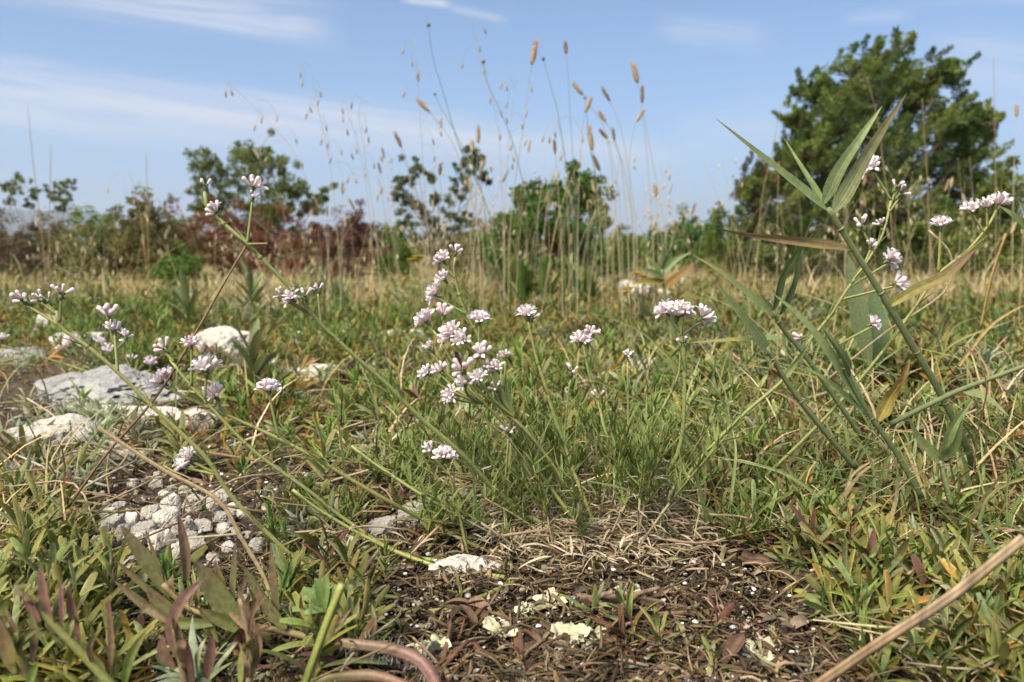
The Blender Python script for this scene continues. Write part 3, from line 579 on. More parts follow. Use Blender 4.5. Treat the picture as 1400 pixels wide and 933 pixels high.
def cover():
    # the nearest shoots one by one
    spots = []
    tries = 0
    while len(spots) < 285 and tries < 60000:
        tries += 1
        py = 560 + 400 * R.random() ** .8; px = -20 + 1440 * R.random()
        if R.random() < bare(px, py) * .97 or pebbly(px, py): continue
        if 640 < px < 1000 and 640 < py < 800 and R.random() < .7: continue
        g = G(px, py)
        if any((g.x - s[0].x) ** 2 + (g.y - s[0].y) ** 2 < (.0085) ** 2 for s in spots): continue
        spots.append((g, px, py))
    for a in ((30, 800), (70, 780), (100, 760), (20, 760), (60, 745), (110, 800), (140, 790), (10, 830), (50, 840), (150, 770), (85, 815), (130, 830), (90, 735), (30, 735)):
        spots.append((G(*a), *a))
    protos = {}
    for g, px, py in spots:
        k = pick_kind(px, py); i = R.randrange(8)
        if (k, i) not in protos:
            lm, sm = TM[k][i]; protos[(k, i)] = (lm.mesh('leaves', M_leaf), sm.mesh('stem', M_stem))
        ml, ms = protos[(k, i)]
        o = bpy.data.objects.new('leafy_shoot', ml); s = bpy.data.objects.new('stem', ms); COL.objects.link(o); COL.objects.link(s); s.parent = o
        sc = R.uniform(.7, 1.4) * ((1.1 + .4 * min(1, (py - 640) / 240)) if (py > 640 and (px > 1040 or px < 170)) else 1.0)
        o.location = g; o.scale = (sc, sc, sc); o.rotation_euler = (R.uniform(-.45, .3), R.uniform(-.4, .4), R.random() * 6.28)
        tag(o, ADJ[k] + ' ' + zone(px, py), 'plant', 'low leafy shoots carpeting the ground')
    # the rest as one mass
    mb = MB(); S = {}
    pts = ground_pts(8800, .275, 1.05, 1.1); keep = []
    for p in pts:
        if R.random() < bare(p[3], p[4]) * 1.0 or pebbly(p[3], p[4]) or (650 < p[3] < 960 and 690 < p[4] < 800): continue
        cn = mnoise.noise(Vector((p[0] * 13, p[1] * 13, 3.3))) + .6 * mnoise.noise(Vector((p[0] * 34, p[1] * 34, 1.3)))
        if R.random() > .72 + 1.5 * cn: continue
        p[2] += max(0, cn) * .008
        if 640 < p[3] < 1000 and 660 < p[4] < 800 and R.random() < .7: continue
        S.setdefault((pick_kind(p[3], p[4]), R.randrange(8)), []).append(p)
    for (k, i), ps in S.items():
        a = np.array(ps); n = len(a); scatter(mb, TMID[k][i], a[:, :3], N.random(n) * 6.28, (.75 + 1.1 * N.random(n) ** 1.6) * np.clip(a[:, 1] / .5, .95, 1.35), (N.random(n) * 6.28, N.random(n) * .8), tints(n, .3))
    S = {}
    pts = ground_pts(15000, .95, 3.2, .95)
    for p in pts:
        k = pick_kind(p[3], p[4])
        cn = mnoise.noise(Vector((p[0] * 6, p[1] * 5, 3.3))) + .5 * mnoise.noise(Vector((p[0] * 17, p[1] * 15, 1.3)))
        if p[1] > 1.6 and R.random() < .55: continue
        if R.random() < bare(p[3], p[4]) * .8 or R.random() > .75 + 1.3 * cn: continue
        p[2] += max(0, cn) * .02
        if p[4] < 440 and R.random() < .25: k = R.choice(['yellow', 'brown', 'green'])
        S.setdefault((k, R.randrange(7)), []).append(p)
    for (k, i), ps in S.items():
        a = np.array(ps); n = len(a); scatter(mb, TLOW[k][i], a[:, :3], N.random(n) * 6.28, (1.0 + .9 * N.random(n)) * np.clip(a[:, 1], 1, 1.7), (N.random(n) * 6.28, N.random(n) * .6), tints(n, .3))
    tag(mb.obj('ground_cover', M_leaf), 'carpet of small leafy plants spreading back over the ground', 'ground cover', kind='stuff')
cover()

# thin grass blades and fine straw lying through the carpet
def meadow():
    mb = MB(); T = []
    for c, c1 in (((.13, .18, .05), (.18, .19, .06)), ((.10, .15, .04), (.15, .17, .05)), ((.40, .30, .14), (.47, .37, .19)), ((.52, .42, .23), (.58, .48, .29)), ((.20, .19, .07), (.32, .26, .12))):
        for k in range(5):
            m = MB(); leaf(m, arc((0, 0, 0), 0, rad(R.uniform(65, 88)), rad(R.uniform(-20, 60)), 1.0, 6), R.uniform(.018, .03), c, c1, 'blade', fold=.3, cols=2); T.append((m.arr(), c[0] > .25))
    S = {}
    # near: few thin blades; far: the dry meadow
    for (n, d0, d1, pw, hmin, hmax, dry) in ((1300, .38, 1.1, 1.0, .025, .085, .45), (5000, 1.0, 2.4, .9, .02, .055, .55), (9000, 1.5, 2.6, .9, .025, .075, .85), (22000, 1.9, 4.0, .85, .04, .105, .88)):
        for p in ground_pts(n, d0, d1, pw, 120):
            if d0 < .9 and R.random() < bare(p[3], p[4]): continue
            pn = mnoise.noise(Vector((p[0] * 2.3, p[1] * 1.5, 8.8))) + .5 * mnoise.noise(Vector((p[0] * 7, p[1] * 4, 2.8)))
            if d0 > 1.2 and R.random() > .62 + .9 * pn: continue
            if d0 < 1.5 and d0 > .9 and R.random() < bare(p[3], p[4]) * .7: continue
            want = R.random() < dry
            i = R.choice([j for j, t in enumerate(T) if t[1] == want]); S.setdefault(i, []).append((*p[:3], R.uniform(hmin, hmax) * (.8 * (1 + .9 * pn) * (.75 + .8 * R.random() ** 3) if d0 > 1.2 else 1), p[4]))
    for i, ps in S.items():
        a = np.array(ps); n = len(a); scatter(mb, T[i][0], a[:, :3], N.random(n) * 6.28, a[:, 3], (N.random(n) * 6.28, N.random(n) ** 1.5 * .5), tints(n, .25))
    tag(mb.obj('meadow_grass', M_dry), 'dry golden and green meadow grass stretching back to the bushes', 'grass', kind='stuff')
    mb = MB(); T = [tm_stick(1.0, .012, c) for c in ((.45, .38, .25), (.36, .27, .16), (.34, .25, .15), (.26, .17, .09))]
    pts = ground_pts(2400, .28, 1.2, 1.0); pts = pts[np.array([R.random() > bare(p[3], p[4]) * (1.02 if p[4] > 720 else .75) for p in pts])]; ch = N.integers(0, 4, len(pts))
    for i, tm in enumerate(T):
        s = pts[ch == i]; n = len(s); pos = s[:, :3].copy(); pos[:, 2] += .004 + .012 * N.random(n); scatter(mb, tm, pos, N.random(n) * 6.28, (.02 + .05 * N.random(n)) * np.clip(s[:, 1] / .45, .6, 1.1), (N.random(n) * 6.28, N.random(n) ** 1.5 * .7), tints(n, .25))
    tag(mb.obj('straw_debris', M_dry), 'thin broken straws tangled through the low plants', 'straw', kind='stuff')
meadow()

# ------------------------------------------------------------------ the pink flower clump
def floret(mb, base, d, L, openf):
    d = v3(d); d /= np.linalg.norm(d); s = np.cross(d, [.3, .5, .8]); s /= np.linalg.norm(s); u = np.cross(d, s)
    pk = np.array(R.choice([(.76, .57, .56), (.82, .68, .66), (.84, .73, .70), (.70, .49, .49)])); wh = np.array((.88, .83, .81))
    if openf:
        Lt = L * .68; path = np.array([base + d * Lt * t for t in np.linspace(0, 1, 6)])
        tube(mb, path, np.array([.4, .65, .85, 1.05, 1.25, 1.45]) * .001 * L / .0065, pk * .82, pk * .4 + wh * .6, sides=8, cap=False)
        ph = R.random() * 6.28
        for k in range(4):
            a = ph + k * math.pi / 2; o = s * math.cos(a) + u * math.sin(a); e = base + d * Lt * .93; f = R.uniform(.5, 1.0)
            pts = np.array([e + o * .0009, e + o * .0014 + d * .0009, e + o * (.0014 + .0006 * f) + d * .0016, e + o * (.0014 + .0014 * f) + d * .0022, e + o * (.0014 + .0025 * f) + d * .0022]) if True else None
            leaf(mb, pts, .0020, pk * .3 + wh * .65, wh, 'oval', up=d, fold=-.25, cols=3)
    else:
        path = np.array([base + d * L * .9 * t for t in (0, .12, .3, .5, .65, .78, .88, .95, 1.0)])
        tube(mb, path, np.array([.4, .65, .8, .95, 1.15, 1.28, 1.2, .85, .25]) * .001 * L / .0065, pk * .95, pk * .35 + wh * .65, sides=8)
    tube(mb, np.array([base - d * .0013, base - d * .0006, base + d * .0003]), np.array([.2, .65, .3]) * .001, (.13, .16, .06), sides=6)
def head_template(nf, po, small=False):
    pm, gm = MB(), MB()
    for k in range(nf):
        t = (k + .5) / nf; el = math.acos(1 - t * .55); az = k * 2.39996 + R.random() * .4
        d = np.array([math.sin(el) * math.cos(az), math.sin(el) * math.sin(az), math.cos(el)])
        L = R.uniform(.0052, .0072) * (.62 if small else 1)
        floret(pm, d * np.array([.0016, .0016, .0012]) + np.array([0, 0, .0004]), d, L, R.random() < po)
    for k in range(7):
        az = k * .9 + R.random() * .4; leaf(gm, arc((0, 0, -.0012), az, rad(R.uniform(-10, 40)), rad(R.uniform(40, 75)), R.uniform(.0025, .0042), 5), .0009, (.13, .17, .06), (.16, .2, .08), 'lance', fold=.3)
    tube(gm, np.array([(0, 0, -.003), (0, 0, -.001), (0, 0, .0012)]), [.0005, .0011, .0009], (.13, .17, .06), sides=7)
    return pm.mesh('flower_head', M_petal), gm.mesh('bract_cup', M_stem)
HT = {'big': [head_template(R.randint(10, 13), .85) for _ in range(4)], 'mid': [head_template(R.randint(6, 9), .72) for _ in range(6)], 'bud': [head_template(R.randint(5, 8), .2) for _ in range(5)], 'tiny': [head_template(R.randint(3, 5), 0, True) for _ in range(4)]}
SG, SG2 = (.20, .225, .065), (.25, .265, .09)
class Plant:
    def __init__(s, name, label, cat, base): s.t = thing(name, label, cat, base); s.lv = MB()
    def stem(s, pts, r0, r1, c0=SG, c1=SG2, leaves=True, nodes=None, mat=None):
        path = spline([P(a[0], a[1], min(a[2], gd(a[1]) * .985) if a[1] > 345 else a[2]) for a in pts], max(8, 4 * len(pts)))
        mb = MB(); tube(mb, path, [r0 * 1.4, r1 * 1.35], c0, c1, sides=8, stripes=.25); mb.obj('stem', mat or M_stem, s.t)
        if leaves:
            k = len(path)
            for i in ([int(f * (k - 1)) for f in nodes] if nodes else range(3, k - 2, 4)):
                T = path[min(k - 1, i + 1)] - path[max(0, i - 1)]; T /= np.linalg.norm(T)
                side = np.cross(T, N.standard_normal(3)); side /= np.linalg.norm(side)
                tube(s.lv, np.array([path[i] - T * .0012, path[i], path[i] + T * .0012]), np.array([1.0, 1.5, 1.0]) * (r0 + r1) * .5, c1, sides=7)
                for sg in (1, -1):
                    o = side * sg; L = R.uniform(.010, .022); q = spline([path[i], path[i] + T * L * .5 + o * L * .16, path[i] + T * L * .9 + o * L * .38], 6)
                    leaf(s.lv, q, .0013, SG, SG2, 'lance', up=o, fold=.4)
        return path
    def head(s, px, py, d, kind, tilt=(0, 0, 1), sc=1.0):
        pm, gm = R.choice(HT[kind]); o = bpy.data.objects.new('flower_head', pm); g = bpy.data.objects.new('bract_cup', gm); COL.objects.link(o); COL.objects.link(g); o.parent = s.t; g.parent = o
        o.location = P(px, py, d) - s.t.location; v = Vector(tilt) + Vector((R.uniform(-.3, .3), R.uniform(-.35, .1), 0))
        o.rotation_euler = (v.to_track_quat('Z', 'Y').to_matrix() @ Matrix.Rotation(R.random() * 6.28, 3, 'Z')).to_euler(); sc *= .86; o.scale = (sc,) * 3
    def stalk(s, j, h, kind, sc=1.0, r=.00045, bend=0):
        # a side stalk from the joint j (px, py, d) to the head h (px, py, d)
        pts = [j, ((j[0] + h[0]) / 2 + bend, (j[1] + h[1]) / 2, (j[2] + h[2]) / 2), h]
        p = s.stem(pts, r * 1.2, r, leaves=False); T = p[-1] - p[-3]
        s.head(h[0], h[1] - 4, h[2], kind, T / np.linalg.norm(T), sc)
    def finish(s):
        if s.lv.v: s.lv.obj('stem_leaves', M_leaf, s.t)
base = G(828, 765)
pl = Plant('pink_wildflower', 'sprawling wildflower clump with long thin green stems and clusters of pale pink flowers', 'flower', base)
# long leaning stems
pl.stem([(820, 762, .41), (700, 690, .40), (625, 615, .39), (577, 574, .385), (529, 526, .38), (487, 489, .375), (439, 444, .37), (405, 403, .365), (338, 334, .36), (309, 309, .36), (281, 278, .36), (280, 262, .36)], .0011, .0006, nodes=(.12, .24, .36, .5, .66, .86, .95))
pl.head(281, 256, .36, 'tiny', (0, 0, 1)); pl.stalk((309, 309, .36), (297, 297, .36), 'bud', .9); pl.stalk((338, 334, .36), (345, 276, .36), 'tiny', 1); pl.head(345, 258, .36, 'bud', (.1, 0, 1), 1.05); pl.stem([(345, 276, .36), (345, 262, .36)], .0004, .0004, leaves=False)
pl.stalk((425, 430, .37), (400, 414, .365), 'mid', .75); pl.stalk((430, 436, .37), (416, 412, .365), 'tiny', 1.2); pl.stalk((439, 444, .37), (435, 402, .37), 'tiny', .9); pl.stalk((425, 430, .37), (386, 408, .365), 'tiny', 1.0)
pl.stem([(338, 334, .36), (366, 333, .355)], .0004, .0002, leaves=False)
pl.stem([(720, 790, .395), (594, 836, .35), (480, 815, .35), (411, 770, .352), (377, 740, .353), (319, 682, .355), (285, 630, .355), (261, 605, .355), (206, 554, .355), (161, 509, .355), (120, 474, .355), (82, 447, .355), (78, 425, .355)], .0009, .0006, nodes=(.1, .25, .4, .52, .66, .79, .93))
pl.stalk((82, 440, .355), (84, 408, .355), 'tiny', 1.3); pl.stalk((82, 445, .355), (34, 416, .355), 'tiny', 1.5); pl.stalk((78, 430, .355), (57, 414, .355), 'tiny', 1.1); pl.stalk((78, 430, .355), (66, 416, .355), 'tiny', 1.0)
pl.stalk((161, 509, .355), (157, 458, .36), 'bud', .8); pl.stalk((157, 470, .36), (148, 438, .36), 'bud', 1.0); pl.stalk((158, 480, .36), (172, 466, .37), 'bud', .75)
pl.stem([(740, 774, .41), (666, 753, .405), (590, 716, .40), (525, 682, .39), (460, 644, .385), (418, 619, .38), (377, 598, .38), (309, 567, .38), (247, 540, .38), (232, 528, .38)], .0009, .0005)
pl.stalk((381, 598, .38), (368, 540, .38), 'big', .95); pl.stalk((309, 567, .38), (296, 548, .38), 'mid', 1.1); pl.stalk((247, 540, .38), (224, 528, .38), 'mid', 1.0); pl.stalk((240, 535, .38), (232, 520, .38), 'bud', .9)
pl.stem([(700, 775, .41), (560, 760, .40), (480, 716, .385), (422, 671, .38), (350, 619, .375), (295, 564, .372), (254, 519, .37), (233, 492, .37)], .0009, .0005)
pl.stalk((237, 495, .37), (226, 482, .37), 'bud', 1.0); pl.stalk((262, 527, .37), (262, 478, .37), 'mid', .8); pl.stalk((280, 545, .37), (282, 514, .37), 'mid', 1.25)
pl.stalk((300, 650, .36), (264, 632, .36), 'mid', 1.0); pl.stalk((300, 650, .36), (254, 640, .36), 'bud', .8)
for a in ([(690, 790, .40), (600, 775, .385), (520, 745, .375), (440, 700, .37), (400, 670, .365)], [(760, 770, .41), (680, 720, .41), (600, 690, .40), (520, 640, .40), (480, 610, .40)]): pl.stem(a, .0009, .0006)
# the upright middle group
pl.stem([(815, 740, .42), (770, 660, .42), (720, 600, .42), (680, 520, .42), (659, 468, .42), (638, 430, .42), (628, 403, .42), (621, 369, .42), (623, 352, .42)], .0009, .0005)
pl.head(623, 346, .42, 'bud', (0, 0, 1), .9); pl.stalk((622, 380, .42), (607, 362, .42), 'mid', .9); pl.stalk((632, 420, .42), (609, 388, .42), 'mid', .85); pl.stalk((638, 430, .42), (598, 408, .42), 'mid', .95)
pl.stem([(810, 745, .41), (740, 650, .405), (690, 580, .40), (640, 530, .40), (610, 480, .40), (592, 452, .40)], .0009, .0005)
for h, k, s in (((585, 445, .40), 'big', 1.0), ((606, 437, .40), 'bud', 1.1)): pl.stalk((605, 470, .40), h, k, s)
for h, k, s in (((589, 482, .40), 'tiny', 1.1), ((604, 514, .40), 'mid', .9), ((586, 516, .40), 'mid', .8), ((636, 530, .39), 'mid', .9), ((618, 544, .39), 'mid', .8)): pl.stalk((660, 552, .40), h, k, s, bend=-8)
pl.stem([(822, 750, .41), (765, 650, .40), (720, 590, .395), (690, 560, .395), (660, 500, .395), (640, 460, .395)], .0009, .0005)
for h, k, s in (((621, 464, .395), 'mid', 1.2), ((655, 446, .395), 'big', .95), ((634, 470, .39), 'mid', .9)): pl.stalk((655, 490, .395), h, k, s)
for h, k, s in (((659, 490, .39), 'bud', 1.25), ((633, 512, .385), 'bud', 1.3), ((681, 512, .39), 'mid', .8), ((673, 508, .39), 'bud', .85), ((691, 494, .40), 'bud', .7), ((657, 522, .385), 'mid', .8), ((679, 537, .39), 'tiny', 1.1), ): pl.stalk((705, 572, .395), h, k, s, bend=-6)
pl.stem([(826, 750, .41), (790, 660, .41), (755, 560, .41), (745, 526, .41), (734, 492, .41), (722, 440, .41)], .0009, .0005); pl.head(721, 434, .41, 'mid', (0, 0, 1), 1.0); pl.stalk((724, 450, .41), (727, 440, .41), 'tiny', 1.2)
pl.stem([(700, 780, .41), (690, 700, .40), (695, 600, .40)], .0006, .0004); pl.head(695, 593, .40, 'tiny', (0, 0, 1), 1.2)
pl.stem([(640, 760, .39), (625, 690, .385), (612, 640, .385)], .0007, .0005); pl.head(607, 628, .385, 'big', (-.1, 0, 1), 1.0); pl.stalk((614, 650, .385), (590, 622, .385), 'bud', .8)
pl.stem([(838, 740, .42), (840, 640, .42), (825, 580, .425), (817, 545, .43), (806, 513, .43), (799, 478, .43)], .0008, .0005); pl.head(794, 470, .43, 'big', (-.1, 0, 1), 1.05); pl.stalk((801, 490, .43), (806, 462, .43), 'bud', .95); pl.stalk((817, 560, .43), (818, 548, .43), 'tiny', 1.2)
pl.stem([(760, 740, .42), (768, 640, .43), (777, 540, .43), (780, 520, .43)], .0007, .0004); pl.head(781, 510, .43, 'tiny', (0, 0, 1), 1.3)
pl.stem([(850, 720, .43), (858, 600, .44), (858, 495, .44)], .0006, .0004); pl.head(858, 488, .44, 'bud', (0, 0, 1), .7)
pl.stem([(852, 750, .41), (880, 690, .41), (927, 619, .41), (936, 520, .41), (930, 445, .41)], .0010, .0006); pl.head(926, 434, .41, 'big', (0, 0, 1), 1.3); pl.stalk((931, 460, .41), (958, 440, .41), 'mid', 1.1); pl.stalk((931, 460, .41), (934, 432, .405), 'big', .9); pl.stalk((934, 490, .41), (936, 474, .41), 'tiny', 1.3); pl.stalk((931, 455, .41), (912, 432, .41), 'mid', 1.0)
pl.stem([(845, 750, .41), (872, 660, .42), (885, 600, .42), (925, 520, .42), (930, 480, .42)], .0008, .0004)
# right hand stems behind the cane
pl.stem([(860, 755, .42), (910, 690, .43), (965, 619, .43), (1016, 567, .43), (1071, 519, .43), (1091, 485, .43), (1133, 434, .43), (1160, 393, .43), (1187, 355, .43), (1208, 317, .43), (1218, 274, .43)], .0010, .0005)
pl.stalk((1218, 274, .43), (1195, 236, .43), 'mid', 1.1); pl.stalk((1216, 290, .43), (1230, 270, .43), 'tiny', 1.5); pl.stalk((1216, 285, .43), (1224, 262, .43), 'tiny', 1.3); pl.stalk((1208, 317, .43), (1205, 312, .43), 'bud', .7); pl.stalk((1195, 345, .43), (1179, 315, .43), 'tiny', 1.6); pl.stalk((1180, 365, .43), (1190, 342, .43), 'bud', .8); pl.stalk((1160, 393, .43), (1213, 361, .43), 'big', 1.0); pl.stalk((1150, 410, .43), (1222, 392, .43), 'mid', 1.1); pl.stalk((1120, 455, .43), (1097, 466, .44), 'bud', 1.0); pl.stalk((1130, 480, .43), (1190, 448, .43), 'big', .8)
pl.stem([(880, 760, .42), (1000, 690, .43), (1100, 600, .43), (1187, 506, .43), (1249, 423, .43), (1283, 375, .43), (1325, 341, .43), (1355, 303, .43), (1362, 288, .43)], .0009, .0005)
pl.head(1366, 282, .43, 'mid', (.3, 0, 1), 1.05); pl.stalk((1345, 318, .43), (1330, 294, .43), 'mid', 1.0); pl.stalk((1350, 310, .43), (1349, 290, .43), 'bud', .9); pl.stalk((1283, 372, .43), (1286, 316, .43), 'mid', 1.0)
# basal foliage: green needle shoots above straw-coloured dead leaves
gm_, dm_ = MB(), MB()
STR = [(.44, .37, .25), (.36, .29, .18), (.50, .44, .32), (.30, .22, .13)]
for i in range(135):
    a = R.uniform(0, 1); px = R.gauss(800, 95); py = R.uniform(655, 770) - abs(px - 830) * .05
    if px < 650 or px > 990: continue
    b = v3(G(px, py)); up = R.uniform(.024, .072) * (1 if abs(px - 810) < 90 else .6); lean = np.array([R.gauss((px - 830) / 2600, .012), R.gauss(0, .01), up])
    st = spline([b, b + lean * .45 + np.array([0, 0, .003]), b + lean], 12); tube(gm_, st[4:], [.0006, .0004], SG, SG2, sides=5)
    tube(dm_, st[:6], [.0007, .0006], STR[1], sides=5)
    for k in range(0, 12):
        for j in range(4):
            az = R.random() * 6.28; dead = k < 5 or (k < 7 and R.random() < .4)
            q = arc(st[k], az, rad(R.uniform(20, 70) - (25 if dead else 0)), rad(R.uniform(30, 75) - (60 if dead else 0)), R.uniform(.008, .016), 6)
            if dead: leaf(dm_, q, R.uniform(.0008, .0013), np.array(R.choice(STR)) * R.uniform(.7, 1.15), kind='lance', fold=.5, twist=R.uniform(-1, 1))
            else: leaf(gm_, q, R.uniform(.0010, .0016), np.array(R.choice(KINDS['needle']['cols'])) * R.uniform(.75, 1.15), (.16, .2, .06), 'lance', fold=.3)
for i in range(1300):                      # shed straw leaves matted round the root
    px, py = R.gauss(805, 88), R.gauss(738, 26); g = v3(G(px, max(685, min(790, py)))); g[2] += .001 + .011 * R.random()
    leaf(dm_, arc(g, R.random() * 6.28, R.uniform(-.1, .6), R.uniform(-.8, .2), R.uniform(.009, .019), 6), R.uniform(.0009, .0015), np.array(R.choice(STR)) * R.uniform(.75, 1.25), kind='lance', fold=.5, twist=R.uniform(-1.5, 1.5))
gm_.obj('foliage', M_leaf, pl.t); tag(dm_.obj('dead_leaves', M_dry, pl.t), 'straw-coloured dead needle leaves matted at the base')
mb = MB(); tube(mb, spline([G(838, 790, -.004), G(836, 770, .004), P(826, 735, .415), P(822, 715, .415)], 12), [.0022, .0016, .0012], (.22, .13, .11), (.25, .17, .13), sides=8, rough=.12); mb.obj('rootstock', M_bark, pl.t)
pl.finish()

# a second, smaller plant among the stones (heads behind the left stem)
p2 = Plant('pink_wildflower', 'low wildflower with blurred pink bud clusters by the slate-grey rock', 'flower', G(180, 520))
for (hx, hy, k, s) in ((100, 470, 'mid', 1.3), (88, 478, 'bud', 1.2), (136, 470, 'bud', 1.2), (150, 482, 'bud', 1.2), (206, 500, 'bud', 1.3), (180, 492, 'tiny', 1.4), (2, 466, 'bud', 1.2)):
    p2.stem([(180 + (hx - 140) * .1, 524, .86), ((hx + 170) / 2, (hy + 520) / 2 + 4, .84), (hx, hy + 6, .82)], .0009, .0006, leaves=False); p2.head(hx, hy, .82, k, (0, 0, 1), s * 1.1)
p2.finish()

# ------------------------------------------------------------------ broad-bladed grass shoots on the right
CG, CG2, CY, CBR = (.19, .235, .085), (.25, .295, .11), (.32, .25, .06), (.22, .14, .06)
def pxpath(pts, n): return spline([P(*a) for a in pts], n)
def cane(label, culm, r, leaves, cc=((.15, .18, .07), (.19, .225, .09))):
    b = P(*culm[0]); t = thing('cane_grass', label, 'grass', b, 'broad-bladed grass shoots on the right')
    mb = MB(); path = pxpath(culm, 6 * len(culm)); tube(mb, path, [r, r * .95, r * .7], cc[0], cc[1], sides=14, stripes=.22); mb.obj('culm', M_cane, t)
    for (i_, f) in enumerate(np.linspace(.3, .97, max(2, len(culm) // 2 + 1))):
        k = int(f * (len(path) - 2)); m = MB(); tube(m, np.array([path[k] - (path[k + 1] - path[k]) * .12, path[k], path[k] + (path[k + 1] - path[k]) * .12]), np.array([1.0, 1.14, 1.0]) * r * .98, (.17, .17, .07), sides=10); m.obj('node', M_stem, t)
    for (pts, w, c0, c1, up, fold, tw, *e) in leaves:
        m = MB(); q = pxpath(pts, 16); leaf(m, q, w, c0, c1, e[0] if e else 'lance', up=up, fold=fold, cols=11, twist=tw, veins=.2, mott=.0 if len(e) < 2 else e[1], mcol=(.20, .07, .02)); m.obj('leaf', M_cane, t)
M_cane = colmat('cane_blade', .5, .35, .22, vary=.22, nscale=350, bump=.25, hue=.01)
CAMUP = (0, -1, .15)
cane('tallest broad-bladed grass shoot with four pointed blades spread at its top', [(1330, 640, .42), (1321, 609, .41), (1283, 533, .40), (1249, 475, .395), (1215, 418, .39), (1167, 341, .385), (1132, 285, .38)], .0018,
     [([(1130, 287, .38), (1085, 250, .375), (1030, 205, .37), (978, 162, .365)], .0062, CG, (.18, .2, .08), (0, -1, .9), .3, 0),
      ([(1126, 280, .38), (1105, 245, .385), (1085, 212, .39), (1071, 187, .395)], .0046, CG, CG2, (.6, -1, .2), .3, 0),
      ([(1126, 278, .38), (1145, 235, .375), (1175, 190, .37), (1206, 145, .37)], .0062, (.31, .36, .16), (.28, .33, .13), (.1, -1, .1), .2, .2),
      ([(1139, 290, .38), (1160, 255, .378), (1195, 195, .375), (1240, 127, .37)], .0076, (.31, .35, .15), (.36, .27, .12), (.1, -1, .1), .15, -.2, 'lance', .12),
      ([(1167, 343, .385), (1110, 334, .38), (1075, 328, .375), (1020, 320, .37), (975, 311, .365)], .0052, (.20, .15, .06), (.28, .18, .10), (0, -.6, 1), .6, 2.2),
      ([(1213, 420, .39), (1250, 398, .385), (1290, 380, .38), (1335, 340, .375)], .0058, (.25, .23, .06), (.20, .13, .08), (0, -1, .5), .5, .5, 'oval', .4)])
cane('broad-bladed grass shoot with two upright dark blades crossing the brown twisted one', [(1180, 600, .43), (1105, 492, .42), (1071, 451, .415), (1056, 425, .41)], .0014,
     [([(1057, 424, .41), (1070, 375, .41), (1095, 335, .41), (1110, 298, .41)], .006, (.10, .145, .05), CG, (.8, -1, .2), .4, 0), ([(1066, 430, .41), (1085, 385, .41), (1093, 345, .41), (1112, 318, .41)], .0055, (.085, .125, .045), CG, (.9, -1, .3), .4, 0),
      ([(1054, 427, .41), (1020, 400, .405), (985, 372, .40), (946, 348, .395)], .0046, CG, CG2, (0, -1, .8), .3, 0), ([(1057, 425, .41), (1040, 405, .40), (1030, 388, .40)], .003, CG2, CY, (0, -1, .4), .3, 0)])
cane('broad-bladed grass shoot with one wide blade and a reddish ragged node', [(1170, 640, .40), (1112, 571, .395), (1074, 520, .39), (1048, 475, .385)], .0015,
     [([(1050, 482, .385), (1025, 448, .38), (1000, 415, .375), (977, 386, .37)], .0072, (.15, .185, .07), CG2, (.3, -1, .6), .35, 0), ([(1071, 462, .39), (1030, 463, .385), (985, 466, .38), (941, 469, .375)], .0042, CG, CY, (0, -.6, 1), .2, 0),
      ([(1070, 520, .39), (1085, 500, .39), (1100, 480, .385), (1110, 462, .385)], .003, CG, CG2, (0, -1, .4), .3, 0), ([(1068, 516, .39), (1055, 505, .385), (1062, 490, .385)], .0025, (.24, .1, .06), (.3, .15, .08), (0, -1, .4), .5, 1.5)])
cane('broad-bladed grass shoot with a long wide blade beside a rolled dark blade', [(1260, 680, .39), (1225, 619, .385), (1187, 564, .38), (1160, 515, .375), (1150, 490, .372)], .0014,
     [([(1182, 560, .38), (1145, 500, .375), (1100, 440, .37), (1055, 400, .365)], .0078, (.22, .265, .11), CG2, (.5, -1, .5), .25, 0, 'lance', .1), ([(1158, 515, .375), (1145, 485, .372), (1130, 460, .37), (1122, 444, .37)], .0075, (.085, .12, .045), CG, (1, -.6, .3), .9, 0),
      ([(1200, 575, .38), (1215, 545, .38), (1235, 515, .375), (1244, 495, .375)], .007, CY, CBR, (.2, -1, .3), .3, .3, 'lance', .5), ([(1187, 565, .38), (1160, 545, .375), (1130, 520, .37), (1098, 500, .37)], .0042, (.09, .14, .05), CG, (0, -1, .6), .3, 0)])
cane('green grass culm lying low across the carpet at the right edge', [(1218, 580, .39), (1265, 556, .385), (1314, 533, .38), (1370, 512, .375), (1430, 490, .37)], .0013,
     [([(1314, 533, .38), (1350, 545, .375), (1380, 570, .37)], .004, CG, CG2, (0, -1, .6), .3, 0)])
cane('short pale-bladed grass shoot low beneath the lying culm', [(1300, 690, .36), (1290, 650, .36), (1285, 630, .36)], .0013,
     [([(1285, 632, .36), (1255, 600, .355), (1242, 570, .35)], .006, CG, CG2, (.2, -1, .5), .4, 0), ([(1290, 630, .36), (1300, 590, .355), (1330, 545, .35)], .0065, CG2, CG2, (0, -1, .4), .4, 0), ([(1288, 625, .36), (1305, 605, .355), (1316, 570, .35)], .006, CG, CG2, (.2, -1, .4), .4, 0)])
cane('blurred dark blade entering at the right edge beside a pink head', [(1440, 420, .34), (1430, 360, .335), (1412, 322, .33)], .0016, [([(1412, 322, .33), (1395, 305, .33), (1380, 292, .33), (1366, 282, .33)], .005, (.11, .14, .05), CG, (.3, -1, .5), .4, 0), ([(1412, 320, .33), (1400, 290, .33), (1392, 275, .33)], .006, (.11, .15, .05), CG, (.6, -1, .3), .4, 0)])
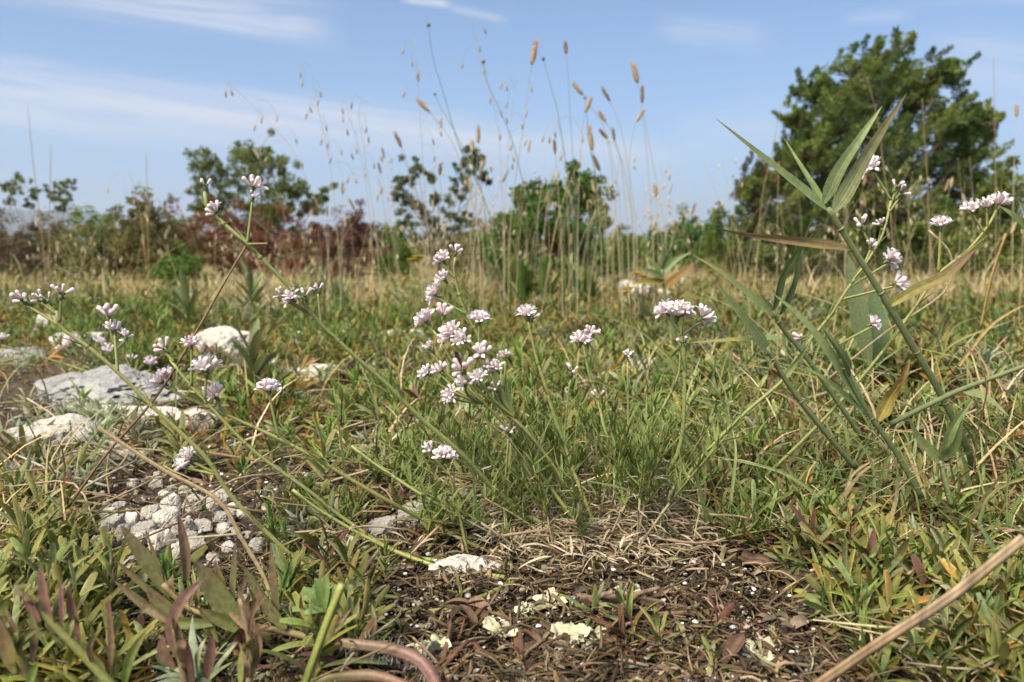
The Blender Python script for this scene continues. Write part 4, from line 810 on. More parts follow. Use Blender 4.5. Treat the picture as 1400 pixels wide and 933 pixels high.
cane('distant broad-bladed grass shoot with yellowing blades near the yellow flowers', [(925, 470, .95), (915, 430, .95), (907, 390, .95), (905, 368, .95)], .0022,
     [([(907, 380, .95), (890, 372, .94), (872, 366, .93)], .009, (.11, .17, .05), CG, (0, -1, .6), .3, 0), ([(907, 378, .95), (893, 360, .95), (880, 348, .95)], .008, (.11, .17, .05), CG, (.3, -1, .6), .3, 0), ([(905, 370, .95), (912, 352, .95), (920, 335, .95)], .009, (.11, .17, .05), CG, (.8, -1, .2), .3, 0),
      ([(908, 385, .95), (885, 386, .94), (862, 388, .93)], .009, (.26, .2, .05), CY, (0, -1, .6), .3, 0), ([(910, 392, .95), (930, 375, .94), (950, 362, .93)], .010, (.28, .17, .05), CBR, (0, -1, .6), .3, 0), ([(905, 372, .95), (925, 355, .95), (945, 345, .95)], .009, (.12, .18, .05), CG, (0, -1, .5), .3, 0)])
for i in range(185):
    px = R.uniform(930, 1420); py = R.uniform(470, 690); d = min(gd(py) * .985, R.uniform(.36, .80)); g = G(px, min(py + 30, 760)); L = R.uniform(45, 135); dx = R.gauss(-15, 60); dd = R.uniform(-.03, .03); c = R.choice([CG, CG2, (.14, .19, .06), (.12, .165, .05), (.24, .22, .07), (.40, .31, .16)])
    m = MB(); p0 = P(px, py, d); p0.z = max(gz(p0.x, p0.y) - .002, min(p0.z, gz(p0.x, p0.y) + .01)); bx, by = project(*p0)
    q = spline([p0, P(bx + dx * .45 + R.gauss(0, 8), by - L * .62, p0.y + dd * .5), P(bx + dx * R.uniform(1, 1.5), by - L * R.uniform(.8, 1.05), p0.y + dd)], 12)
    leaf(m, q, R.uniform(.0010, .0028), c, np.array(c) * R.uniform(.9, 1.3), 'blade', up=(R.uniform(-.8, .8), -1, .4), fold=.4, twist=R.uniform(-1, 1), cols=5, veins=.12)
    z_ = 'under the tallest shoot' if bx > 1200 else ('between the bent shoots' if bx > 1060 else 'left of the bent shoots')
    tag(m.obj('grass_leaf', M_cane, origin=p0), ('dry tan narrow grass leaf tangled ' if c[0] > .3 else 'green narrow grass leaf tangled ') + z_, 'grass leaf', 'narrow grass leaves tangled on the right')
# broad pale leaves behind the canes
t = thing('broad_leaf_plant', 'pale plant with broad upright leaves blurred behind the tallest grass shoot', 'plant', G(1195, 545))
for pts, w in (([(1188, 500, .66), (1172, 420, .66), (1160, 348, .66)], .016), ([(1195, 500, .67), (1198, 440, .67), (1190, 385, .67)], .014), ([(1200, 500, .66), (1205, 460, .65), (1210, 420, .65)], .012)):
    m = MB(); leaf(m, pxpath(pts, 10), w, (.14, .19, .08), (.18, .23, .11), 'oval', up=CAMUP, fold=.2, cols=5); m.obj('leaf', M_leaf, t)
m = MB(); tube(m, spline([G(1195, 545), P(1193, 520, .66), P(1190, 500, .66)], 6), .0012, SG, sides=6); m.obj('stem', M_stem, t)

# single dry blades and stalks
def dry(name, label, pts, w, c0, c1, flat=False, up=CAMUP, cat='grass', mat=None, fold=.4, tw=.6, r1=None):
    q = pxpath(pts, 5 * len(pts)); m = MB()
    if flat: leaf(m, q, w, c0, c1, 'blade', up=up, fold=fold, twist=tw, cols=5)
    else: tube(m, q, [w, w if r1 is None else r1], c0, c1, sides=13, rough=.03, stripes=.45, ridge=.12)
    return tag(m.obj(name, mat or M_dry, origin=q[0]), label, cat)
dry('dry_stalk', 'thin reddish brown dry stalk slanting up to the long leaning flower stem', [(95, 690, .40), (147, 619, .39), (213, 543, .38), (264, 461, .37), (305, 389, .365), (338, 334, .362)], .0007, (.22, .13, .08), (.26, .17, .10), cat='stalk', r1=.0005)
dry('dry_stalk', 'bent tan grass stalk arching down past the pebble patch', [(135, 585, .36), (220, 640, .345), (298, 684, .335), (330, 735, .33), (362, 790, .325), (375, 830, .32)], .0009, (.27, .19, .10), (.34, .26, .14), cat='stalk')
dry('dry_grass', 'brown dry blade arching over beside the lying green culm', [(1330, 640, .35), (1338, 580, .35), (1348, 530, .35), (1335, 490, .35), (1310, 472, .35), (1297, 485, .35)], .0028, (.22, .14, .07), (.25, .16, .08), True, (1, -.6, 0), cat='grass blade')
dry('dry_grass', 'thin tan blade rising to the right edge in a shallow curve', [(1310, 500, .42), (1350, 450, .42), (1385, 425, .42), (1410, 415, .42)], .0022, (.36, .26, .1), (.32, .22, .09), True, cat='grass blade')
dry('dry_stalk', 'thin tan straw leaning behind the yellow-brown blade', [(1130, 520, .45), (1210, 455, .45), (1290, 400, .45), (1300, 350, .45), (1270, 315, .45)], .0006, (.4, .3, .18), (.42, .33, .2), cat='stalk')
dry('dry_stalk', 'slim yellow-brown stalk crossing the right edge', [(1340, 450, .55), (1355, 380, .55), (1375, 320, .55)], .0009, (.35, .22, .06), (.38, .25, .08), cat='stalk')
dry('dry_stick', 'thick blurred tan stick lying diagonally in the near corner', [(1105, 945, .262), (1200, 880, .255), (1300, 815, .25), (1400, 735, .243)], .0016, (.13, .082, .045), (.25, .185, .11), cat='stick', mat=M_bark)
dry('green_stalk', 'yellow-green thick grass stem rising blurred by the fuzzy red runner', [(412, 950, .25), (440, 870, .25), (468, 798, .25)], .0013, (.15, .18, .04), (.20, .22, .06), cat='stem', mat=M_stem)
t = thing('red_runner', 'thick fuzzy reddish green runner curling along the bottom edge', 'plant', P(440, 925, .27))
m = MB(); tube(m, pxpath([(410, 870, .29), (470, 880, .275), (530, 888, .27), (575, 905, .265), (600, 945, .26)], 20), [.0014, .0021, .0026], (.14, .14, .06), (.18, .10, .07), sides=14, rough=.02, stripes=.4, ridge=.06); m.obj('stem', M_stem, t)
m = MB(); tube(m, pxpath([(400, 940, .265), (470, 926, .26), (520, 926, .258), (570, 945, .255)], 16), [.0014, .002, .0016], (.17, .15, .06), (.19, .085, .065), sides=12, rough=.07, stripes=.3); m.obj('stem', M_stem, t)
m = MB()
for i in range(240):
    s = spline([P(470, 880, .275), P(530, 888, .27), P(575, 905, .265), P(600, 945, .26)], 40)[R.randrange(40)]; d = N.standard_normal(3); d[1] -= .5; d /= np.linalg.norm(d)
    leaf(m, np.array([s + d * .003, s + d * .0045 + N.standard_normal(3) * .0005, s + d * .0062]), .00010, (.45, .42, .36), kind='blade', cols=2)
m.obj('fuzz', M_dry, t)

# ------------------------------------------------------------------ mottled purple plants in front left
def lp(X, Y, d): return (X * 480 / 1400, 613 + Y * 480 / 1400, d)
PU, PG, PB, PK = (.16, .125, .065), (.18, .19, .065), (.21, .14, .08), (.25, .14, .10)
def mottled(name, label, b, stems, leaves):
    t = thing(name, label, 'plant', b)
    for pts, r, c in stems:
        m = MB(); tube(m, pxpath([lp(*a) for a in pts], 5 * len(pts)), [r, r * .8], c, sides=8); m.obj('stem', M_stem, t)
    extra = []
    for _ in range(13):
        st = R.choice(stems)[0]; i = R.randrange(len(st) - 1); f = R.random(); X, Y, d = [st[i][k] * (1 - f) + st[i + 1][k] * f for k in range(3)]; L = R.uniform(70, 190); dx = R.gauss(0, 50)
        if Y > 930: Y = 930
        extra.append(([(X, Y, d), (X + dx * .4 + R.gauss(0, 12), Y - L * .55, d + R.uniform(-.006, .006)), (X + dx, Y - L, d + R.uniform(-.012, .012))], R.uniform(24, 46), R.choice([PU, PG, PB, (.20, .22, .07)]), R.choice([PB, PK, PG, (.24, .15, .1)]), .35, R.uniform(.2, .8)))
    for (pts, w, c0, c1, mo, *fo) in leaves + extra:
        pp = [lp(*a) for a in pts]; m = MB(); q = pxpath(pp, 14); d = pp[0][2]
        leaf(m, q, w * 480 / 1400 * d / FPX * .82, c0, c1, 'oval', up=(R.uniform(-.5, .5), -1, .3), fold=fo[0] if fo else .35, cols=7, twist=R.uniform(-.4, .4), mott=mo, mcol=(.11, .06, .04)); m.obj('leaf', M_leaf, t)
mottled('mottled_plant', 'sprawling plant with upright mottled green and purple leaves by the pebbles', P(*lp(1150, 740, .29)), [([(1500, 800, .285), (1300, 770, .285), (1130, 730, .285), (960, 700, .285), (760, 640, .29), (650, 540, .29)], .0014, (.24, .20, .08))],
    [([(680, 590, .29), (600, 470, .29), (480, 305, .29)], 72, PG, PU, .3), ([(745, 530, .288), (740, 400, .288), (713, 258, .288)], 50, PU, PK, .35, .7), ([(655, 540, .29), (620, 430, .29), (578, 315, .29)], 26, PU, PU, .3), ([(640, 610, .285), (560, 530, .285), (462, 447, .285)], 42, PG, PU, .35),
     ([(700, 720, .28), (600, 640, .28), (455, 528, .28)], 52, PU, PB, .4), ([(720, 690, .282), (640, 620, .282), (585, 555, .282)], 75, PG, PU, .35), ([(975, 720, .28), (880, 600, .28), (785, 450, .28)], 110, PG, PU, .35), ([(905, 660, .283), (880, 540, .283), (858, 445, .283)], 52, PG, PK, .35), ([(925, 640, .284), (935, 500, .284), (942, 375, .284)], 46, PG, PU, .3),
     ([(1120, 710, .285), (1040, 580, .285), (970, 465, .285)], 62, PG, PU, .35), ([(1110, 700, .285), (1095, 540, .285), (1080, 375, .285)], 48, PU, PB, .4), ([(1140, 720, .283), (1070, 640, .283), (1015, 545, .283)], 62, PG, PB, .35), ([(860, 700, .28), (700, 690, .28), (600, 640, .28)], 60, PG, PG, .2), ([(1000, 730, .28), (900, 690, .278), (800, 640, .276)], 70, (.2, .22, .06), PU, .2)])
mottled('mottled_plant', 'withered plant with brown curled leaves blurred at the bottom edge', P(*lp(740, 930, .25)), [([(740, 960, .245), (725, 850, .245), (700, 720, .245)], .0014, PB), ([(990, 980, .24), (1000, 800, .24), (960, 600, .24)], .0012, (.25, .18, .1))],
    [([(725, 860, .245), (690, 720, .245), (740, 600, .243), (810, 525, .24)], 75, PB, (.25, .16, .12), .2, .6), ([(700, 880, .248), (660, 810, .248), (650, 745, .248)], 75, PB, PK, .2, .5), ([(770, 930, .25), (755, 860, .25), (745, 765, .25)], 55, PB, PK, .2, .5), ([(825, 920, .25), (840, 830, .25), (848, 740, .25)], 55, PB, PK, .3, .5), ([(1010, 900, .24), (1040, 760, .24), (960, 580, .238)], 55, (.28, .19, .11), PB, .2, .6),
     ([(960, 950, .24), (965, 860, .24), (972, 780, .24)], 46, (.25, .27, .08), (.3, .25, .1), .1), ([(690, 700, .245), (600, 640, .247), (560, 660, .25)], 45, PB, PB, .3, .6)])
mottled('mottled_plant', 'blurred plant with pinkish red leaves in the near corner', P(*lp(330, 880, .24)), [([(460, 960, .235), (320, 810, .235), (210, 700, .235), (150, 640, .235)], .0015, (.20, .19, .06)), ([(150, 960, .23), (60, 800, .23), (-40, 650, .23)], .0015, (.22, .21, .06))],
    [([(215, 740, .235), (185, 610, .235), (163, 460, .235)], 60, PK, (.26, .13, .11), .15, .5), ([(245, 720, .236), (250, 620, .236), (240, 520, .236)], 34, PK, PK, .2, .5), ([(320, 770, .238), (295, 660, .238), (272, 545, .238)], 50, PK, PB, .2, .5), ([(160, 690, .233), (120, 630, .233), (90, 575, .233)], 40, PK, PB, .2, .5), ([(440, 900, .24), (445, 750, .24), (433, 585, .24)], 34, PB, PK, .3, .5),
     ([(490, 960, .24), (520, 830, .24), (585, 725, .24)], 48, (.2, .25, .06), (.24, .22, .08), .05), ([(130, 860, .23), (140, 740, .23), (120, 640, .23)], 50, PB, PG, .2), ([(60, 900, .225), (20, 780, .225), (0, 680, .225)], 70, (.22, .2, .06), PB, .15), ([(110, 960, .225), (130, 900, .225), (150, 850, .225)], 45, (.12, .2, .04), (.15, .22, .05), 0), ([(380, 960, .235), (400, 880, .235), (380, 830, .235)], 50, (.2, .23, .07), PG, .1)])
# fleshy pale green rosette at the foot of the yellow-green stem
t = thing('rosette_plant', 'small fresh green rosette of blunt leaves by the yellow-green stem', 'plant', P(*lp(1280, 660, .29)))
for pts, w in (([(1290, 650, .29), (1250, 590, .29), (1210, 565, .29)], 60), ([(1290, 640, .29), (1280, 580, .29), (1262, 525, .29)], 55), ([(1295, 640, .29), (1300, 570, .29), (1300, 505, .29)], 45), ([(1290, 650, .288), (1220, 640, .285), (1165, 645, .283)], 50), ([(1300, 660, .288), (1260, 650, .28), (1210, 660, .276)], 50), ([(1300, 650, .29), (1330, 590, .29), (1345, 545, .29)], 45), ([(1300, 640, .291), (1240, 600, .295), (1190, 610, .298)], 50)):
    m = MB(); leaf(m, pxpath([lp(*a) for a in pts], 10), w * 480 / 1400 * .29 / FPX, (.15, .25, .07), (.22, .32, .11), 'spat', up=(0, -.5, 1), fold=.3, cols=5); m.obj('leaf', M_leaf, t)

# upright oval-leaved plant by the boulder, and others further back
def leafy(name, label, px, py, n, L, w, h, cols, spread=.9, el=(35, 88), kind='oval', cat='plant', tipc=None):
    b = G(px, py); t = thing(name, label, cat, b); s = MB(); tube(s, spline([v3(b), v3(b) + np.array([.002, 0, h * .6]), v3(b) + np.array([0, 0, h])], 8), [w * .14, w * .1], SG, sides=6); s.obj('stem', M_stem, t)
    for i in range(n):
        f = i / max(1, n - 1); bb = v3(b) + np.array([0, 0, h * f]); e = rad(el[0] + (el[1] - el[0]) * f) + R.uniform(-.15, .15)
        c = np.array(R.choice(cols)) * R.uniform(.8, 1.2); m = MB(); leaf(m, arc(bb, i * 2.4 + R.random() * .5, e, e - R.uniform(0, spread), L * R.uniform(.7, 1.1), 8), w * R.uniform(.8, 1.1), c, tipc if tipc and R.random() < .4 else c * 1.2, kind, fold=.35, cols=5); m.obj('leaf', M_leaf, t)
OV = [(.16, .195, .08), (.19, .22, .10), (.14, .17, .07), (.17, .14, .08)]
leafy('oval_leaf_plant', 'upright plant with long oval green leaves in front of the rough boulder', 348, 562, 26, .048, .011, .045, OV, .5, (5, 80), tipc=(.17, .11, .08))
leafy('oval_leaf_plant', 'oval-leaved plant with purplish tips just behind the rough boulder', 258, 470, 16, .07, .013, .05, OV, .5, (10, 78), tipc=(.16, .09, .08))
leafy('oval_leaf_plant', 'greyish oval-leaved plant in grass behind the long leaning stem', 345, 448, 16, .08, .013, .06, OV, .6, (10, 76), tipc=(.14, .09, .07))
for i, (px, py, h) in enumerate(((745, 432, .20), (715, 430, .17), (780, 430, .18), (805, 426, .14), (700, 425, .2))):
    leafy('dock_plant', 'green broad-leaved plant at the foot of the tall dry grass', px, py, 26, .085, .022, h * .3, [(.085, .145, .03), (.11, .165, .035), (.14, .17, .04)], .35, (55, 88), 'oval', 'plant'); COL.objects[-1]
for o in [o for o in COL.objects if o.name.startswith('dock_plant')]: o['group'] = 'broad-leaved plants at the foot of the dry grass'
for px, py, lb in ((440, 425, 'tuft of blue-green grass blades behind the long leaning stem'), (465, 432, 'tuft of blue-green grass blades beside brown withered leaves'), (780, 445, 'grey-green tufted plant in front of the broad-leaved plants'), (740, 450, 'silvery tufted plant left of the grey-green one'), (1330, 445, 'dark green leaf tuft at the right behind the dry blades'), (1370, 480, 'leafy tuft close to the right edge')):
    leafy('grass_tuft', lb, px, py, 26, .11 if px < 500 else .06, .005, .01, [(.12, .17, .075), (.10, .15, .06), (.14, .18, .09)], .5, (50, 88), 'blade')
# yellow flowers
for lb, hs, d in (('yellow flower on a thin stalk standing in the dry grass', ((572, 354), (565, 358)), 1.2), ('low yellow flower cluster by the pale rock', ((878, 380), (890, 384), (884, 372), (870, 376), (898, 378), (880, 390)), 1.35), ('small yellow flower low in the dry grass', ((862, 396), (856, 402)), 1.35)):
    b = G(hs[0][0] - 6, 330 + FPX * H / d + 4); t = thing('yellow_wildflower', lb, 'flower', b); m, s = MB(), MB()
    for (hx, hy) in hs:
        c = v3(P(hx, hy, d)); tube(s, spline([v3(b), (v3(b) + c) / 2 + np.array([.004, 0, 0]), c], 8), .0008, (.2, .22, .06), sides=5)
        for k in range(9): leaf(m, arc(c, k * .7, rad(35), rad(5), .012, 4), .011, (.62, .47, .02), (.68, .55, .04), 'oval', cols=3)
    m.obj('flower_head', M_petal, t); s.obj('stem', M_stem, t)

# ------------------------------------------------------------------ tall grass stalks
def spikelet_head(mb, a, b, w, c):
    d = b - a; L = np.linalg.norm(d); d /= L; path = np.array([a + d * L * t for t in np.linspace(0, 1, 9)]); tube(mb, path, np.array([.35, .8, 1, 1, .95, .85, .7, .5, .15]) * w * .75, np.array(c) * .85, c, sides=7)
    for i in range(60):
        t = R.random() * .96; p = a + d * L * t; o = np.cross(d, N.standard_normal(3)); o /= np.linalg.norm(o); ww = w * (.6 + .4 * math.sin(math.pi * min(1, t + .15)))
        q = p + o * ww * .6; leaf(mb, np.array([q, q + d * w * 1.1 + o * w * .35, q + d * w * 2.4 + o * w * .45]), w * .6, np.array(c) * R.uniform(.8, 1.25), kind='lance', up=o, cols=2)
def panicle(t, sm, path, w, c, n, droop=1.0):
    for i in range(n):
        k = int(len(path) * (.62 + .38 * i / n)); k = min(len(path) - 1, k); p = path[k]; o = N.standard_normal(3); o[2] = abs(o[2]) * .3; o /= np.linalg.norm(o); L = R.uniform(.015, .05)
        e = p + o * L + np.array([0, 0, -L * .5 * droop]); tube(sm, spline([p, p + o * L * .6 + np.array([0, 0, .006]), e], 5), .00022, c, sides=4, cap=False)
        d = np.array([R.uniform(-.4, .4), R.uniform(-.3, .3), -1 * droop + (1 - droop) * 1.5]); d /= np.linalg.norm(d)
        mb = MB(); tube(mb, np.array([e, e + d * w * 1.5, e + d * w * 3.5, e + d * w * 5]), np.array([.2, .7, .6, .08]) * w, np.array(c) * R.uniform(.75, 1.1), sides=5); mb.obj('spikelet', M_dry, t)
TANC, PALE, GRN, BRN = (.52, .36, .18), (.58, .47, .29), (.15, .21, .11), (.30, .20, .13)
stalk_n = [0]
def gstalk(name, label, pts, d, r, c0, c1, head=None, group='tall grass stalks against the sky', db=None):
    # pts are image points from top to bottom; the foot is put on the ground below the last one
    d2 = db or d
    lx, ly = pts[-1]; px_, py_ = pts[-2] if len(pts) > 1 else (lx, ly - 10)
    foot = P(lx + (lx - px_) * .5, 330 + FPX * H / d2, d2); foot.z = gz(foot.x, foot.y)
    path = spline([foot] + [P(a[0], a[1], d) for a in reversed(pts)], 5 * len(pts) + 6)
    t = thing(name, label, 'grass', foot, group); sm, hm = MB(), MB()
    tube(sm, path, [r, r * .85, r * .5], c0, c1, sides=5)
    if head:
        kind, *h = head
        if kind == 'spike': spikelet_head(hm, v3(P(h[0], h[1], d)), v3(P(h[2], h[3], d)), h[4] * d / FPX, h[5])
        elif kind == 'button':
            a = path[-1]; T = path[-1] - path[-2]; T /= np.linalg.norm(T); w = h[0] * d / FPX; tube(hm, np.array([a - T * w * .4, a, a + T * w, a + T * w * 1.6]), np.array([.3, 1, .9, .3]) * w, (.10, .12, .07), (.2, .17, .13), sides=8)
        elif kind == 'panicle': panicle(t, sm, path, h[0] * d / FPX, h[1], h[2], h[3])
        if hm.v: hm.obj('seed_head', M_dry, t)
    sm.obj('stem', M_dry, t); return t
SCB = 'green stalks with small button heads'
for lb, pts, d, k in (('tallest green button-headed stalk, leaning far to the left', [(586, 36), (592, 80), (607, 130), (630, 206), (669, 295)], 1.5, 2.6), ('green button-headed stalk right of the tallest one', [(661, 86), (667, 115), (680, 144), (700, 192), (717, 257), (735, 320)], 1.5, 2.6),
                     ('green button-headed stalk in front of the dark bush', [(743, 82), (752, 115), (762, 151), (770, 200), (777, 247), (785, 320)], 1.5, 2.4), ('short green stalk branching beside the tallest one', [(595, 130), (603, 148), (611, 161), (631, 199), (660, 270)], 1.52, 1.8), ('green button-headed stalk among brown foxtail spikes', [(800, 135), (803, 165), (805, 192), (813, 240), (815, 320)], 1.5, 2.0)):
    gstalk('flower_stalk', lb, pts, d, .0009, GRN, GRN, ('button', k), SCB)
gstalk('flower_stalk', 'thin stalk with a dark brown oval head above the button heads', [(774, 72), (777, 110), (779, 151), (784, 226), (788, 320)], 1.5, .0007, GRN, (.2, .2, .12), ('spike', 774, 74, 773, 61, 2.6, BRN), SCB)
for lb, (bx, by, tx, ty), rest, w, c in (
    ('tall grass stalk with the topmost fat tan foxtail spike', (727, 89, 733, 58), [(722, 120), (717, 165), (703, 260), (697, 330)], 3.6, TANC), ('foxtail stalk with the large tan spike at the right of the patch', (872, 114, 865, 87), [(878, 144), (890, 210), (902, 274), (910, 330)], 3.6, TANC),
    ('foxtail stalk with a narrow spike under the large right one', (878, 141, 878, 121), [(880, 170), (886, 230), (892, 320)], 2.6, BRN), ('foxtail stalk with its spike bent out to the right', (870, 167, 879, 153), [(864, 190), (860, 240), (866, 320)], 2.4, TANC), ('foxtail stalk with a tan spike leaning left near the button head', (797, 130, 784, 115), [(810, 150), (830, 190), (845, 320)], 2.8, TANC),
    ('foxtail stalk with a spike leaning right by the button head', (800, 154, 808, 136), [(796, 180), (792, 240), (790, 320)], 2.8, TANC), ('foxtail stalk with a brown spike pointing upper left', (834, 139, 824, 122), [(845, 165), (852, 190), (862, 250), (870, 320)], 2.4, BRN), ('foxtail stalk with a small brown spike leaning left at mid height', (828, 167, 820, 155), [(840, 190), (850, 230), (858, 320)], 2.6, TANC),
    ('foxtail stalk with a brown spike lying nearly sideways', (832, 191, 822, 180), [(837, 215), (845, 260), (850, 330)], 2.6, BRN), ('foxtail stalk with a small upright spike near the sideways one', (840, 193, 838, 178), [(850, 220), (860, 270), (866, 330)], 2.2, BRN), ('foxtail stalk with a long tan spike against the sky', (810, 206, 805, 174), [(815, 240), (818, 280), (822, 340)], 3.4, TANC),
    ('foxtail stalk with a dark spike just above the dark bush', (820, 234, 811, 214), [(822, 260), (828, 300), (830, 340)], 3.0, BRN), ('foxtail stalk with a tan spike leaning left by the tallest green stalk', (587, 153, 571, 137), [(605, 175), (625, 210), (650, 300)], 3.0, TANC), ('foxtail stalk with a brown spike above the open sapling', (549, 202, 541, 184), [(556, 225), (565, 270), (580, 340)], 2.8, BRN),
    ('foxtail stalk with a brown upright spike over the sapling top', (654, 196, 654, 175), [(652, 230), (650, 280), (655, 340)], 2.6, TANC), ('foxtail stalk with a pale spike in front of the sapling top', (646, 208, 645, 196), [(645, 240), (640, 300), (645, 340)], 3.2, PALE), ('foxtail stalk with a slim brown spike left of the dark bush top', (759, 211, 758, 195), [(762, 240), (765, 290), (768, 340)], 2.4, BRN),
    ('foxtail stalk with a low brown spike at the right end of the patch', (897, 270, 895, 255), [(898, 300), (900, 340)], 2.6, TANC), ('foxtail stalk with a pale low spike in the sapling leaves', (657, 232, 661, 222), [(652, 260), (650, 300), (648, 340)], 3.0, PALE), ('foxtail stalk with a brown low spike left of the dark bush', (601, 240, 602, 228), [(604, 270), (610, 340)], 2.6, BRN)):
    gstalk('foxtail_stalk', lb, [(tx, ty), (bx, by)] + rest, R.uniform(1.35, 1.75), .0008, PALE, (.36, .30, .2), ('spike', bx, by, tx, ty, w, c), 'foxtail grass stalks')
for lb, pts, n in (('oat-like stalk arching left with drooping spikelets over the oak', [(303, 112), (325, 125), (345, 145), (375, 175), (400, 205), (425, 260), (445, 320)], 9), ('pale oat-like stalk with drooping spikelets right of the arching one', [(425, 92), (428, 115), (435, 150), (450, 220), (462, 330)], 12), ('tall oat-like stalk whose wispy head is the highest in the picture', [(641, 18), (648, 45), (660, 95), (676, 150), (685, 220), (688, 330)], 9),
                   ('wispy oat-like stalk left of the tallest green stalk', [(566, 50), (570, 90), (573, 140), (578, 220), (585, 330)], 10), ('pale feathery stalk between the sapling and the dark bush', [(708, 100), (704, 125), (698, 170), (692, 240), (690, 330)], 10), ('wispy oat-like stalk with a hooked tip beside the arching one', [(505, 140), (500, 138), (490, 150), (500, 220), (515, 330)], 6), ('pale wispy stalk in front of the dark bush', [(758, 155), (765, 175), (772, 210), (775, 270), (778, 330)], 10), ('sparse oat-like stalk right of the oak', [(470, 130), (478, 160), (490, 200), (500, 250), (508, 330)], 8)):
    gstalk('oat_stalk', lb, pts, R.uniform(1.3, 1.6), .0006, PALE, (.45, .36, .24), ('panicle', 2.0, (.42, .30, .19), n, 1.0), 'oat-like grass stalks')
for lb, pts in (('tallest bare stalk before the leaning sapling', [(38, 145), (45, 220), (55, 300), (64, 390)]), ('straight bare stalk right of the tallest one before the saplings', [(70, 197), (68, 280), (66, 390)]), ('thin bare stalk above the conical green bush', [(200, 207), (201, 260), (203, 350)]), ('thin tall bare stalk before the right side of the juniper', [(1358, 72), (1360, 160), (1362, 300), (1360, 380)]), ('bare stalk against the left side of the juniper', [(1068, 145), (1056, 205), (1042, 270), (1035, 350)]),
                ('thick tan stalk rising across the juniper', [(1185, 105), (1200, 165), (1208, 230), (1218, 300), (1222, 380)]), ('bare tan stalk in the middle of the juniper', [(1261, 135), (1264, 190), (1268, 250), (1272, 370)])):
    gstalk('bare_stalk', lb, pts, R.uniform(1.7, 2.3), .0011, (.40, .29, .15), (.36, .25, .15), None, 'bare dry stalks')
gstalk('bare_stalk', 'dry stalk with a small fuzzy brown tip at the right edge', [(1390, 145), (1389, 170), (1386, 240), (1384, 350)], 1.8, .0009, PALE, PALE, ('spike', 1390, 160, 1390, 147, 2.5, TANC), 'bare dry stalks')
# the many plain pale stalks: share labels by where they stand
for i in range(235):
    u = R.random()
    if u < .55: px = R.gauss(715, 150); top = R.uniform(190, 330); zl = 'thin pale grass stalk in the thick of the dry grass patch'
    elif u < .76: px = R.uniform(1000, 1400); top = R.uniform(210, 350); zl = 'thin pale grass stalk before the juniper'
    else: px = R.uniform(0, 520); top = R.uniform(270, 370); zl = 'thin pale grass stalk before the brown bushes'
    d = R.uniform(1.3, 2.6); lean = R.gauss(0, 34); tall = R.random()
    cc = R.choice([PALE, TANC, (.60, .51, .33), (.36, .33, .14), (.52, .42, .25)])
    hd = None
    if tall < .26: hd = ('spike', px + lean * .9, top + 14, px + lean, top, R.uniform(1.1, 2.0), R.choice([TANC, BRN, PALE]))
    elif tall < .5: hd = ('panicle', 1.6, PALE, 6, R.choice([1, .3]))
    gstalk('grass_stalk', zl, [(px + lean, top), (px + lean * .55, top + (380 - top) * .4), (px + lean * .2, 385)], d, R.uniform(.00032, .0006), cc, cc, hd, 'thin pale grass stalks')

# ------------------------------------------------------------------ twigs, dead leaves, lichen
def twig(label, pts, r, c, c1=None, name='twig', lift=None):
    q = [G(a, b, (r * .7 + .003 if lift is None else lift)) for i, (a, b) in enumerate(pts)]; n = 14 * len(q); path = spline(q, n)
    w = np.array([[mnoise.noise(Vector((i * .11, k * 9.1, r * 5000))) for k in range(3)] for i in range(n)]); path = path + w * r * .8; kk = np.array([np.array([R.gauss(0, 1), R.gauss(0, 1), 0]) for _ in range(5)]) * r * .55; path = path + np.array([[np.interp(i / n, np.linspace(0, 1, 5), kk[:, a]) for a in range(3)] for i in range(n)])
    rad_ = r * (1 - .35 * np.linspace(0, 1, n)) * (1 + .15 * np.array([mnoise.noise(Vector((i * .16, 3.3, r * 9000))) for i in range(n)])); rad_ *= .88; rad_[-1] *= .8
    m = MB(); tube(m, path, rad_, np.array(c) * .72, np.array(c1 if c1 else c) * .72, sides=18, rough=.02, stripes=.6, ridge=.2)
    for _ in range(3 if r > .0015 else 1):
        i = R.randrange(4, n - 4); o = np.array([R.gauss(0, 1), R.gauss(0, .6), abs(R.gauss(0, .7))]); o /= np.linalg.norm(o); T_ = (path[i + 1] - path[i]) / np.linalg.norm(path[i + 1] - path[i])
        tube(m, np.array([path[i], path[i] + (o + T_) * r * 1.3, path[i] + (o + T_ * 1.4) * r * R.uniform(2, 4)]), [r * .55, r * .42, r * .3], np.array(c) * .7, np.array(c) * 1.3, sides=8, ridge=.15)
    return tag(m.obj(name, M_bark, origin=path[0]), label, 'twig')
WB, WG = (.21, .145, .095), (.30, .27, .24)
twig('straight thick brown twig lying right of the largest lichen', [(780, 830), (840, 838), (905, 842)], .0028, WB)
twig('curving brown twig in front of the straight thick one', [(832, 890), (850, 868), (890, 858), (950, 858)], .0030, (.17, .095, .06))
twig('longest dark branch half buried under the leafy edge', [(1015, 772), (1060, 800), (1130, 818), (1200, 842)], .0033, (.12, .075, .05), WB)
twig('slim grey twig left of the blurred dry stick', [(1150, 862), (1200, 854), (1245, 848)], .0013, WG)
twig('short pale grey twig above the slim grey one', [(1078, 848), (1120, 842), (1165, 840)], .0008, (.4, .37, .33))
twig('brown curled root in front at the bottom edge', [(605, 940), (612, 915), (640, 900), (668, 908)], .0026, (.14, .08, .05), lift=.004)
twig('tan twig lying across the top of the pebble patch', [(130, 692), (200, 690), (285, 688)], .0016, (.26, .18, .12))
twig('grey-brown twig left of the flat cream stone', [(455, 812), (510, 795), (570, 788)], .0022, (.24, .18, .13))
twig('dark forked twig under the long leaning flower stem', [(478, 612), (515, 590), (558, 582)], .0012, (.16, .12, .10))
